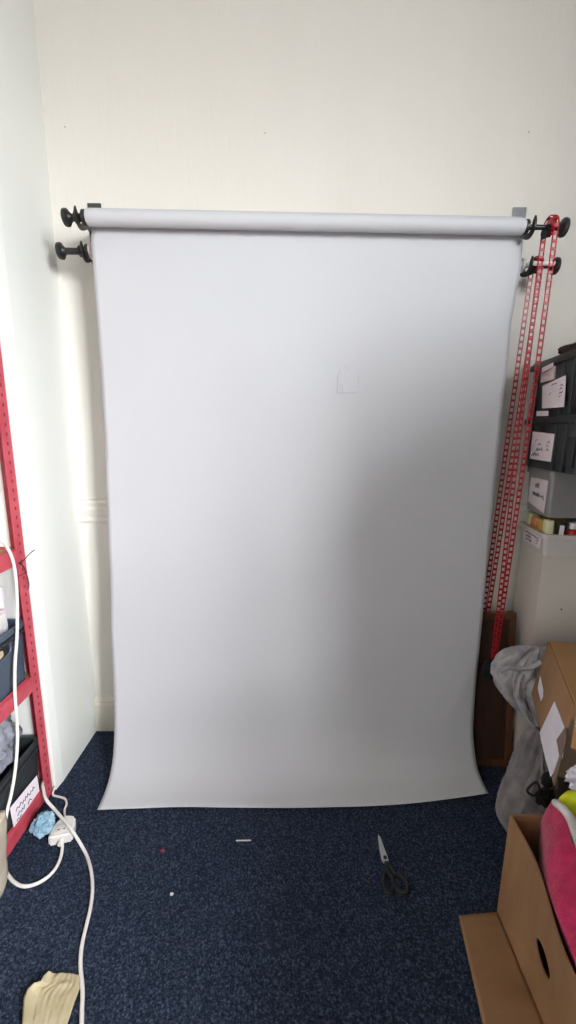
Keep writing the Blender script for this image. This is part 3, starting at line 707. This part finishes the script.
pts = [Vector((XB - 0.002, YB0 - 0.004, 0.004)), Vector((f0.x, f0.y, 0.012)), Vector((fe.x, fe.y, 0.010)), Vector((XB - 0.012, 0.42, 0.004))]
def flapfn(u, v):
    p = pts[0].lerp(pts[1], u).lerp(pts[3].lerp(pts[2], u), v)
    return p + Vector((0, 0, 0.004 * math.sin(u * PI) * math.exp(-((v - 0.35) / 0.05) ** 2) + 0.002 * noise.noise(Vector((u * 3, v * 5, 1)))))
grid(bm, flapfn, 14, 40); build('bottom_flap', bm, M['cardboard'], t, solid=0.005, angle=50)

# pink towelling heaped in the open box
cl = [(0.648, 0.872, 0.305), (0.632, 0.835, 0.300), (0.602, 0.785, 0.300), (0.577, 0.735, 0.306), (0.559, 0.68, 0.316), (0.543, 0.61, 0.322), (0.532, 0.55, 0.322), (0.534, 0.43, 0.315)]
cl = spline([Vector(p) for p in cl], 8)
cr_ = spline([Vector(p) for p in [(0.690, 0.866, 0.374), (0.700, 0.835, 0.380), (0.712, 0.785, 0.378), (0.735, 0.735, 0.374), (0.76, 0.68, 0.370), (0.79, 0.61, 0.362), (0.82, 0.55, 0.355), (0.82, 0.43, 0.35)]], 8)
NN = len(cl)
bm = NB()
sect = []
for i in range(NN):
    a, b = cl[i], cr_[i]; ring = []
    m_ = 26
    for k in range(m_ + 1):
        f = k / m_
        p = a.lerp(b, f)
        p.z = a.z + (b.z - a.z) * min(1, f * 2.2) ** 0.6 + 0.012 * math.sin(f * PI)
        nz = noise.noise(Vector((p.x * 14, p.y * 9, 2))); p.z += 0.012 * nz * min(1, f * 5) + 0.004 * noise.noise(p * 45)
        if i == 0: p.z -= 0.004
        ring.append(bm.verts.new(p))
    ring.append(bm.verts.new((b.x, b.y, 0.12))); ring.append(bm.verts.new((max(a.x, 0.600) + 0.014, a.y - 0.004, 0.12)))
    sect.append(ring)
for a, b in zip(sect, sect[1:]):
    n = len(a)
    for k in range(n): bm.faces.new((a[k], a[(k + 1) % n], b[(k + 1) % n], b[k]))
bm.faces.new(sect[0][::-1]); bm.faces.new(sect[-1])
tag(build('pink_towel', bm, M['pink'], None, angle=75), 'hot pink towelling cloth heaped in the open cardboard box', 'cloth')
# yellow hi-vis cloth with pale stripe
t = empty('hi_vis_vest', (0.71, 0.774, 0.44), 'bright yellow hi-vis cloth with pale stripe on top of the open box', 'vest')
bm = NB(); loft(bm, [(0.715, 0.772, 0.446, 0.05, 0.010), (0.712, 0.772, 0.451, 0.092, 0.020), (0.708, 0.773, 0.470, 0.102, 0.022), (0.704, 0.774, 0.492, 0.084, 0.018), (0.70, 0.774, 0.503, 0.04, 0.007)], fold=0.006, seed=4)
build('vest_cloth', bm, M['hi_vis'], t, angle=75)
s_ = [P(555.5, 803, Y=0.772), P(560, 806, Y=0.752), P(566, 812, Y=0.742), P(572, 821, Y=0.738), P(577, 834, Y=0.734), P(583, 850, Y=0.73)]
s_ = spline(s_, 6)
bm = NB(); tube(bm, s_, lambda f: 0.008 + 0.004 * f, 10); build('reflective_stripe', bm, M['reflective'], t)
bm = NB(); lump(bm, (0.725, 0.745, 0.402), (0.095, 0.036, 0.034), 0.2, 2, 3, 5); tag(build('green_cloth', bm, M['green'], None, angle=75), 'dark green cloth under the pale stripe of the hi-vis cloth', 'cloth')
# white polythene bag behind
bm = NB(); lump(bm, (0.700, 0.768, 0.545), (0.082, 0.016, 0.042), 0.35, 3, 4, 8); tag(build('plastic_bag', bm, M['poly_white'], None, angle=60), 'crumpled white plastic bag above the yellow hi-vis cloth', 'bag')

# ------------------------------------------------------------------ grey bags
def ring_from(py, xl, xr, Y, ry):
    a, b = P(xl, py, Y=Y), P(xr, py, Y=Y); return ((a.x + b.x) / 2, Y, (a.z + b.z) / 2, (b.x - a.x) / 2, ry)
t = empty('grey_bag', (0.74, 1.22, 0.33), 'crumpled light grey cloth bag slumped over the corner of the parcel box', 'bag', 'grey cloth bags')
bm = NB()
loft(bm, [ring_from(729, 534, 538, 1.19, 0.008), ring_from(716, 523, 540, 1.20, 0.028), ring_from(701, 510, 541, 1.21, 0.045), ring_from(686, 499, 543, 1.215, 0.056), ring_from(672, 498, 549, 1.22, 0.060), ring_from(661, 505, 553, 1.222, 0.050), ring_from(652, 518, 552, 1.225, 0.028), ring_from(647, 532, 548, 1.225, 0.010)], seg=112, steps=8, fold=0.034, ffreq=8, seed=2, fine=0.002)
build('bag_cloth', bm, M['bag_grey'], t, angle=80)
bm = NB(); tube(bm, [P(*q, Y=1.15) for q in ((500, 672), (508, 668), (520, 669), (532, 667), (541, 662))], 0.007, 8, 6); build('drawstring_hem', bm, M['bag_grey'], t)
t = empty('grey_bag', (0.78, 1.14, 0), 'dark grey felt bag with black cord standing on the carpet below the other bag', 'bag', 'grey cloth bags')
bm = NB()
loft(bm, [ring_from(829, 507, 560, 1.11, 0.065), ring_from(818, 501, 566, 1.115, 0.075), ring_from(803, 503, 569, 1.125, 0.080), ring_from(783, 511, 566, 1.14, 0.076), ring_from(763, 520, 560, 1.15, 0.066), ring_from(745, 527, 553, 1.16, 0.050), ring_from(735, 532, 550, 1.165, 0.034), ring_from(729, 536, 546, 1.165, 0.012)], seg=112, steps=8, fold=0.022, ffreq=7, seed=9, fine=0.0015)
bag2 = build('bag_cloth', bm, M['bag_grey2'], t, angle=80)
bm = NB()
c = P(533.5, 789, Y=1.035)
tube(bm, [c + Vector((0.018 * math.cos(a), 0.004 * math.sin(2 * a), 0.022 * math.sin(a))) for a in [2 * PI * k / 20 for k in range(20)]], 0.0035, 6, closed=True)
tube(bm, [P(538, 795, Y=1.03), P(543, 799, Y=1.025), P(549, 797, Y=1.02), P(553, 790, Y=1.03)], 0.004, 6, 5)
build('cord', bm, M['wire_black'], t)
bm = NB(); lump(bm, P(545, 798, Y=1.02), (0.026, 0.018, 0.026), 0.4, 2.5, 3, 2); lump(bm, P(548, 780, Y=1.03), (0.018, 0.012, 0.026), 0.3, 2.5, 3, 5); build('cord_knot', bm, M['black_cloth'], t)

# ------------------------------------------------------------------ red shelving on the left
XS = -0.836
SH = [0.0, 0.43, 0.865, 1.30, 1.72]
t = empty('shelf_unit', (-1.06, 0.75, 0), 'red steel shelving unit with chipboard shelves along the left wall', 'shelf unit')
YP0, YP1, XD = 1.214, 1.254, -1.30
def post(x, y, sx, sy):
    bm = NB(); w, tk, hgt = 0.040, 0.003, 1.80
    # L section
    poly = [(0, 0), (w, 0), (w, tk), (tk, tk), (tk, w), (0, w)]
    pts = [(x + sx * a, y + sy * b) for a, b in poly]
    prism(bm, pts, hgt, Matrix.Identity(4)); p = build('post', bm, M['red_paint'], t, False)
    return p
p0 = post(XS, YP1, -1, -1); post(XS, 0.25, -1, 1); post(XD, YP1, -1 * -1, -1); post(XD, 0.25, 1, 1)
bm = NB()
for k in range(62):
    z = 0.03 + k * 0.028
    prism(bm, [(0.006 * math.cos(a) * 0.6, 0.006 * math.sin(a)) for a in [2 * PI * i / 8 for i in range(8)]], 0.0006, frame3((XS + 0.0001, (YP0 + YP1) / 2 + 0.001, z), (0, 1, 0), (0, 0, 1), (1, 0, 0)))
build('post_slots', bm, M['hole_dark'], p0, False)
bm = NB(); box(bm, (XS - 0.001, YP0 + 0.0005, 0.826), (XS + 0.0012, YP1, 0.829)); build('post_joint', bm, M['hole_dark'], p0, False)
for i, z in enumerate(SH):
    bm = NB(); zz = max(z, 0.012)
    prism(bm, [(0, 0), (0.002, 0), (0.002, 0.046), (-0.012, 0.050), (-0.012, 0.047), (0, 0.044)], YP0 - 0.26, frame3((XS, 0.262, zz), (1, 0, 0), (0, 0, 1), (0, -1, 0)) @ Matrix.Translation((0, 0, -(YP0 - 0.262))))
    build('beam', bm, M['red_paint'], t, False)
    bm = NB(); box(bm, (XD + 0.004, 0.262, zz), (XD + 0.007, YP0, zz + 0.046)); build('beam', bm, M['red_paint'], t, False)
    bm = NB(); box(bm, (XD + 0.006, 0.258, zz + 0.026), (XS - 0.003, YP1 - 0.004, zz + 0.040)); build('shelf_board', bm, M['chipboard'], t, False)
    bm = NB(); box(bm, (XD + 0.044, YP1 - 0.0032, zz), (XS - 0.044, YP1 - 0.0004, zz + 0.045)); build('end_beam', bm, M['red_paint'], t, False)
# slate blue crate on the middle shelf
def shelf_crate(z, y0, y1, x0, x1, Hh, m, rimm, name, label, hole, front_label=None):
    c = Vector(((x0 + x1) / 2, (y0 + y1) / 2, z))
    t = empty(name, c, label, 'crate', 'crates on the red shelves')
    mw = frame3(c, (0, 1, 0), (-1, 0, 0), (0, 0, 1))
    bm = NB(); crate_shell(bm, mw, y1 - y0, x1 - x0, Hh, 0.004, 0.006, 0.02); build('crate_body', bm, m, t, angle=40)
    bm = NB(); tube(bm, [Vector((x1 + 0.003, y0 + 0.02, z + Hh - 0.028)), Vector((x1 + 0.003, y1 - 0.02, z + Hh - 0.028))], 0.007, 8); build('rim', bm, rimm, t)
    if hole:
        yh = hole; zc = z + Hh * 0.74
        poly = [(0.042 * math.copysign(abs(math.cos(a)) ** 0.6, math.cos(a)), 0.017 * math.copysign(abs(math.sin(a)) ** 0.6, math.sin(a))) for a in [2 * PI * k / 28 for k in range(28)]]
        bm = NB(); prism(bm, poly, 0.003, frame3((x1 - 0.003, yh, zc), (0, 1, 0), (0, 0, 1), (1, 0, 0))); hh = build('hand_hole', bm, M['wire_black'], t, False)
        bm = NB(); tube(bm, [Vector((x1 + 0.0, yh + p[0] * 1.12, zc + p[1] * 1.25)) for p in poly], 0.0035, 6, closed=True); build('hole_rim', bm, m, t)
        bm = NB(); prism(bm, [(p[0] * 0.6, p[1] * 0.7) for p in poly], 0.001, frame3((x1 + 0.0005, yh - 0.012, zc - 0.002), (0, 1, 0), (0, 0, 1), (1, 0, 0))); build('paper_glimpse', bm, M['tape_cream'], hh, False, label='cream paper seen through the hand hole')
    return t
zm = SH[1] + 0.041
shelf_crate(zm, 0.82, 1.236, -1.22, -0.851, 0.200, M['crate_blue'], M['crate_black'], 'shelf_crate', 'slate blue crate on the middle shelf of the red unit', 1.112)
zl = 0.012 + 0.041
tl_ = shelf_crate(zl, 0.84, 1.236, -1.22, -0.851, 0.185, M['crate_dark'], M['crate_black'], 'shelf_crate', 'dark grey crate with handwritten label on the bottom red shelf', None)
bm = NB()
def xface(px, py, x): return P(px, py, X=x)
lp = [Vector((-0.8415, y, z)) for y, z in ((1.190, 0.128), (1.192, 0.064), (1.060, 0.064), (1.055, 0.140))]
a = [bm.verts.new(p) for p in lp]; b = [bm.verts.new(p + Vector((0.0012, 0, 0))) for p in lp]
bm.faces.new(a); bm.faces.new(b[::-1])
for i in range(4): bm.faces.new((a[i], a[(i + 1) % 4], b[(i + 1) % 4], b[i]))
lab = build('paper_label', bm, M['label_white'], tl_, False, label='large white handwritten label')
bm = NB(); ux_ = (lp[0] - lp[3]); uy_ = lp[0] - lp[1]
scribble(lab, lp[2] + Vector((0.0014, 0, 0)), ux_, uy_, ux_.length, uy_.length, [(0.74, 0.12, 0.82, 0.12), (0.40, 0.15, 0.45, 0.12), (0.36, 0.52, 0.72, 0.10), (0.16, 0.1, 0.3, 0.06)], 21, 0.0026, (1, 0, 0))
# smoky polythene filling the bottom crate
bm = NB(); lump(bm, (-0.958, 1.085, zl + 0.262), (0.112, 0.125, 0.098), 0.20, 2.8, 5, 14, flat=zl + 0.15)
tag(build('plastic_bag', bm, M['poly_grey'], None, angle=50), 'smoky clear plastic bag bulging out of the bottom crate on the red shelf', 'bag')
# white box and pale sheet on the blue crate
t = empty('document_box', (-0.96, 1.02, zm + 0.20), 'white box with a tan lid resting on the slate blue crate', 'box')
bm = NB(); box(bm, (-1.08, 0.86, zm + 0.202), (-0.872, 1.183, zm + 0.248), bevel=0.003); build('box_body', bm, M['white_plastic'], t, angle=30)
bm = NB(); box(bm, (-1.082, 0.858, zm + 0.248), (-0.870, 1.185, zm + 0.262), bevel=0.003); build('lid', bm, M['paper_core'], t, angle=30)
bm = NB(); box(bm, (-1.10, 1.192, zm + 0.008), (-0.886, 1.210, zm + 0.325), bevel=0.003); tag(build('card_folder', bm, M['poly_white'], None, angle=30), 'pale folder standing upright in the far end of the slate blue crate', 'folder')
# beige paper sack at the front of the shelves
bm = NB()
def sack(u, v):
    y = 0.70 + 0.262 * u; z = 0.235 * v
    x = -0.796 + 0.022 * v + 0.006 * noise.noise(Vector((y * 16, z * 13, 5))) - 0.016 * (abs(u - 0.5) * 2) ** 4
    y += 0.008 * noise.noise(Vector((z * 20, 3, u)))
    if v > 0.97: z += 0.010 * noise.noise(Vector((y * 30, 1, 1)))
    return Vector((x, y, z + 0.001))
grid(bm, sack, 26, 26); tag(build('paper_sack', bm, M['beige_cloth'], None, angle=70, solid=0.022), 'beige paper sack standing on the carpet against the red bottom shelf', 'sack')

# ------------------------------------------------------------------ cables
def cable(name, pts, r, label, cat='cable', m=None, group=None):
    bm = NB(); tube(bm, pts, r, 10, 10); return tag(build(name, bm, m or M['wire_white'], None), label, cat, group)
XC = -0.824
pts = [P(-30, 528, X=-0.90), P(-12, 531, X=-0.87)] + [P(x, y, X=XC) for x, y in ((0, 539), (8, 549), (13.5, 563), (16, 580), (17.2, 605), (17, 635), (15, 665), (15, 695), (17, 722), (17.3, 745), (15, 772), (11, 795), (8, 807), (5.5, 820))]
cable('hanging_cable', pts, 0.0046, 'white cable drooping from the upper red shelf past the blue crate', group='white cables')
pts = [P(x, y, Z=0.030 if y < 800 else 0.012) for x, y in ((37.5, 786), (44, 796), (54, 808), (66, 821))]
pts = [Vector((-0.8455, 1.226, 0.071)), Vector((-0.838, 1.208, 0.074)), Vector((-0.826, 1.192, 0.074)), P(46, 799, Z=0.07), P(55, 810, Z=0.055)] + [P(63, 819, Z=0.052), P(71, 829, Z=0.048)] + [P(x, y, Z=0.0065) for x, y in ((84, 850), (90, 866), (92.5, 885), (91, 905), (86.5, 925), (82, 945), (80.5, 965), (82.5, 990), (82, 1010), (81, 1040), (78, 1075))]
cable('floor_cable', pts, 0.0047, 'long white cable running over the plug and along the carpet to the front', group='white cables')
pts = [P(62, 838, Z=0.028), P(62.2, 847, Z=0.014)] + [P(x, y, Z=0.0062) for x, y in ((61, 856), (57, 866), (50, 875), (41, 881.5), (31, 885.5), (22, 886), (14, 882), (8.5, 875.5), (2, 866))]
cable('plug_cable', pts, 0.0047, 'white cable looping from the white plug back to the beige sack', group='white cables')
pts = [Vector((-0.826, 1.256, 0.02))] + [P(x, y, Z=0.006) for x, y in ((53, 794.5), (60, 797), (65, 799), (66.5, 804), (64.5, 810), (65, 816), (66.5, 823))]
cable('thin_cable', pts, 0.0035, 'thin white lead kinking from the shelf post to the plug', group='white cables')
# plug adaptor
pc = P(63.5, 836, Z=0.0); t = empty('plug_adaptor', pc, 'white mains plug adaptor lying on the carpet beside the blue tissue', 'plug')
bm = NB()
mw = frame3((pc.x, pc.y, 0.001), (math.cos(0.25), math.sin(0.25), 0), (-math.sin(0.25), math.cos(0.25), 0), (0, 0, 1))
prism(bm, [(-0.034, -0.032), (0.034, -0.032), (0.036, 0.0), (0.030, 0.034), (0.006, 0.046), (-0.018, 0.038), (-0.034, 0.006)], 0.034, mw)
bmesh.ops.bevel(bm, geom=list(bm.edges), offset=0.006, segments=3, affect='EDGES')
build('plug_body', bm, M['white_plastic'], t, angle=40)
bm = NB(); box(bm, (-0.020, -0.020, 0.034), (0.018, 0.010, 0.037), mw, bevel=0.0015); build('socket_face', bm, M['wire_white'], t, angle=30)
bm = NB()
for x in (-0.008, 0.008): box(bm, (x - 0.003, -0.012, 0.0365), (x + 0.003, -0.009, 0.0376), mw)
build('socket_slot', bm, M['wire_black'], t, False)
bm = NB(); lathe(bm, [(0, 0.0075), (0.012, 0.007), (0.020, 0.006)], frame3(mw @ Vector((0.002, -0.028, 0.018)), (0, 0, 1), (1, 0, 0), mw.to_3x3() @ Vector((0, -1, 0))), 14); build('cord_grip', bm, M['wire_white'], t)
# blue tissue
bc = P(42, 838, Z=0)
bm = NB(); lump(bm, (bc.x - 0.002, bc.y + 0.014, 0.034), (0.031, 0.029, 0.031), 0.45, 2.3, 4, 17, flat=0.001); lump(bm, (bc.x + 0.010, bc.y + 0.024, 0.052), (0.020, 0.016, 0.016), 0.5, 2.0, 3, 23)
tag(build('blue_tissue', bm, M['poly_blue'], None, angle=25), 'crumpled pale blue tissue on the carpet by the red shelf', 'tissue')
# loose black wire on the post
q = P(20.5, 563, X=XS + 0.004)
bm = NB(); tube(bm, [q, P(25, 559, X=-0.826), P(30, 553.5, X=-0.820), P(34.5, 550, X=-0.816)], 0.0012, 6, 5); tube(bm, [q, P(25, 569, X=-0.828), P(27.5, 577, X=-0.822), P(29, 585, X=-0.820), P(28, 590, X=-0.820)], 0.0015, 6, 5)
lump(bm, q, (0.004, 0.006, 0.005), 0.2, 2, 2, 1)
tag(build('wire_tie', bm, M['wire_black'], None), 'loose black wire tied to the red shelf post', 'wire')

# ------------------------------------------------------------------ things on the carpet
tp = [(23, 1026), (24, 1003), (28, 993), (33, 987), (41.5, 986.5), (44, 980), (48, 975.5), (62, 973.5), (70, 975), (83, 976.5), (80, 990), (73, 1010), (66, 1030)]
bm = NB()
def tape(u, v):
    # v runs away from the viewer; left and right outlines sampled
    lft = [(22, 1040), (23.5, 1015), (24.5, 1003), (28, 993), (34, 987), (41.5, 986), (44, 980), (48.5, 975)]
    rgt = [(58, 1050), (66, 1028), (70.5, 1015), (74, 1004), (77.5, 995), (81, 986), (82, 980), (83, 976.5)]
    f = v * 7; i = min(6, int(f)); k = f - i
    a = Vector(lft[i]).lerp(Vector(lft[i + 1]), k); b = Vector(rgt[i]).lerp(Vector(rgt[i + 1]), k)
    q = a.lerp(b, u); q.y -= 2.5 * math.sin(u * PI) * v
    p = P(q.x, q.y, Z=0.005)
    p.z += 0.006 * max(0, noise.noise(Vector((u * 4, v * 5, 2)))) + 0.012 * math.exp(-((u - 0.02) / 0.10) ** 2) + 0.005 * abs(noise.noise(Vector((u * 9, v * 2, 9))))
    return p
grid(bm, tape, 30, 36); tag(build('masking_tape', bm, M['tape_cream'], None, angle=40, solid=0.0008), 'crumpled strip of cream masking tape on the carpet under the white cable', 'tape')
# scissors
t = empty('scissors', (0.315, 0.99, 0.004), 'scissors with silver blade and black handles lying on the carpet', 'scissors')
def flatp(bm, pts, z0, z1):
    w = [P(x, y, Z=0.006) for x, y in pts]; prism(bm, [(p.x, p.y) for p in w], z1 - z0, Matrix.Translation((0, 0, z0)))
bm = NB(); flatp(bm, [(378.3, 834.5), (380.6, 838), (384.8, 850), (388, 858), (388.6, 861.5), (386.5, 865.5), (383.5, 863), (381.5, 860), (379.3, 848), (378.0, 838)], 0.005, 0.0075); build('blade', bm, M['steel'], t, False)
bm = NB(); flatp(bm, [(378.8, 836), (380.4, 838), (383.5, 850), (386, 858), (385, 864), (382.5, 860), (380.2, 848)], 0.0025, 0.0048); build('blade', bm, M['steel'], t, False)
pv = P(385.2, 857.5, Z=0.0075)
bm = NB(); lathe(bm, [(0, 0.0055), (0.0025, 0.005), (0.003, 0.001)], Matrix.Translation((pv.x, pv.y, 0.0074)), 16); build('pivot_screw', bm, M['wire_black'], t)
def loop(cx, cy, rx, ry, ang, base):
    bm = NB(); pts = []
    for k in range(28):
        a = 2 * PI * k / 28; x, y = rx * math.cos(a), ry * math.sin(a)
        pts.append(P(cx + x * math.cos(ang) - y * math.sin(ang), cy + x * math.sin(ang) + y * math.cos(ang), Z=0.008))
    tube(bm, pts, 0.0055, 8, closed=True)
    a = P(*base[0], Z=0.007); b = P(*base[1], Z=0.008); tube(bm, [a, (a + b) / 2, b], lambda f: 0.004 + 0.003 * f, 8); build('handle', bm, M['wire_black'], t)
loop(388.5, 883, 5.0, 10.5, -0.15, ((385.5, 862), (387.5, 873))); loop(400, 884, 6.2, 10.5, -0.55, ((387, 862), (395, 875)))
# litter
bm = NB(); a, b = P(236, 840.6, Z=0.004), P(251, 840.3, Z=0.004); tube(bm, [a, (a + b) / 2, b], 0.0019, 8); tag(build('white_stick', bm, M['white_plastic'], None), 'thin white stick on the carpet in front of the paper', 'stick')
bm = NB(); q = P(162.5, 850.5, Z=0.004); lump(bm, q, (0.007, 0.004, 0.003), 0.5, 2, 2, 3, flat=0.0005); tag(build('red_scrap', bm, M['red_plastic'], None, angle=20), 'tiny red scrap on the carpet left of the white stick', 'scrap')
bm = NB(); q = P(171.8, 894, Z=0.003); lump(bm, q, (0.005, 0.004, 0.003), 0.4, 2, 2, 5, flat=0.0005); tag(build('white_crumb', bm, M['white_plastic'], None, angle=20), 'tiny white crumb on the carpet nearer than the red scrap', 'crumb')

# ------------------------------------------------------------------ unseen tall and low light blockers, added to shade the lower right
def shade_cupboard():
    t = empty('shade_blocker_tall', (1.22, 0.1, 0), 'unseen tall brown cabinet added to block window light from the lower right', 'shade_cupboard')
    bm = NB(); box(bm, (CX, CY0, 0.0), (XR - 0.02, CY1, CZ), bevel=0.004); build('carcass', bm, M['blocker_brown'], t, angle=30)  # body of the added tall light blocker
    hw = (CY1 - CY0) / 2
    for k in (0, 1):
        y = CY0 + k * hw
        bm = NB(); box(bm, (CX - 0.018, y + 0.004, 0.08), (CX - 0.002, y + hw - 0.004, CZ - 0.02), bevel=0.003); d = build('blocker_door', bm, M['blocker_brown'], t, angle=30)
        bm = NB(); yy = CY0 + hw + (0.05 if k else -0.05)
        tube(bm, [Vector((CX - 0.018, yy, 0.8)), Vector((CX - 0.04, yy, 0.81)), Vector((CX - 0.04, yy, 0.93)), Vector((CX - 0.018, yy, 0.94))], 0.005, 8, 5); build('handle', bm, M['steel'], d)
CX, CY0, CY1, CZ = 1.045, -0.25, 0.37, 1.81
shade_cupboard()
def shade_drawers():  # unseen low unit, added to keep window light off the right floor
    t = empty('shade_blocker_low', (0.6, 0.0, 0), 'unseen low brown unit added to block window light from the right carpet', 'shade drawer unit')
    x0, x1, y0, y1, z = 0.52, 0.79, -0.30, 0.34, 0.72
    bm = NB(); box(bm, (x0, y0, 0.0), (x1, y1, z), bevel=0.004); build('carcass', bm, M['blocker_brown'], t, angle=30)  # body of the added low light blocker
    for k in range(3):
        bm = NB(); box(bm, (x0 - 0.016, y0 + 0.006, 0.05 + k * 0.22), (x0 - 0.001, y1 - 0.006, 0.26 + k * 0.22), bevel=0.003); d = build('blocker_drawer', bm, M['blocker_brown'], t, angle=30)
        bm = NB(); lathe(bm, [(0, 0.006), (0.014, 0.006), (0.016, 0.014), (0.026, 0.012), (0.028, 0.004)], xaxis((x0 - 0.016, (y0 + y1) / 2, 0.155 + k * 0.22), -1), 20); build('knob', bm, M['steel'], d)
shade_drawers()

# ------------------------------------------------------------------ light: overcast daylight through the window
SKY = 92.0
w = bpy.data.worlds.new('overcast sky'); SC.world = w; w.use_nodes = True
bg = w.node_tree.nodes['Background']; bg.inputs['Strength'].default_value = SKY
wt = w.node_tree; tcw = wt.nodes.new('ShaderNodeTexCoord'); sep = wt.nodes.new('ShaderNodeSeparateXYZ'); rw = wt.nodes.new('ShaderNodeValToRGB')
wt.links.new(tcw.outputs['Generated'], sep.inputs[0])
mr = wt.nodes.new('ShaderNodeMapRange'); mr.inputs['From Min'].default_value = -1; mr.inputs['From Max'].default_value = 1
wt.links.new(sep.outputs['Z'], mr.inputs['Value']); wt.links.new(mr.outputs['Result'], rw.inputs['Fac']); wt.links.new(rw.outputs['Color'], bg.inputs['Color'])
e = rw.color_ramp.elements; e[0].position = 0.47; e[0].color = (0.26, 0.265, 0.275, 1); e[1].position = 0.56; e[1].color = (0.93, 0.965, 1.02, 1)
la = bpy.data.lights.new('window_portal', 'AREA'); la.shape = 'RECTANGLE'; la.size = WA1 - WA0; la.size_y = WZ1 - WZ0
la.cycles.is_portal = True
lo = bpy.data.objects.new('window_portal', la); COL.objects.link(lo)
lo.matrix_world = frame3(wmap(WALL, (WA0 + WA1) / 2, 0.14, (WZ0 + WZ1) / 2), (0, 1, 0), (0, 0, 1), (1, 0, 0)) if WALL == 'right' else frame3(wmap(WALL, (WA0 + WA1) / 2, 0.14, (WZ0 + WZ1) / 2), (1, 0, 0), (0, 0, 1), (0, -1, 0))

vs = SC.view_settings
SC.display_settings.display_device = 'sRGB'
vs.view_transform = 'Standard'; vs.look = 'None'; vs.gamma = 1.0; vs.exposure = 0.0
try: vs.use_curve_mapping = False
except Exception: pass
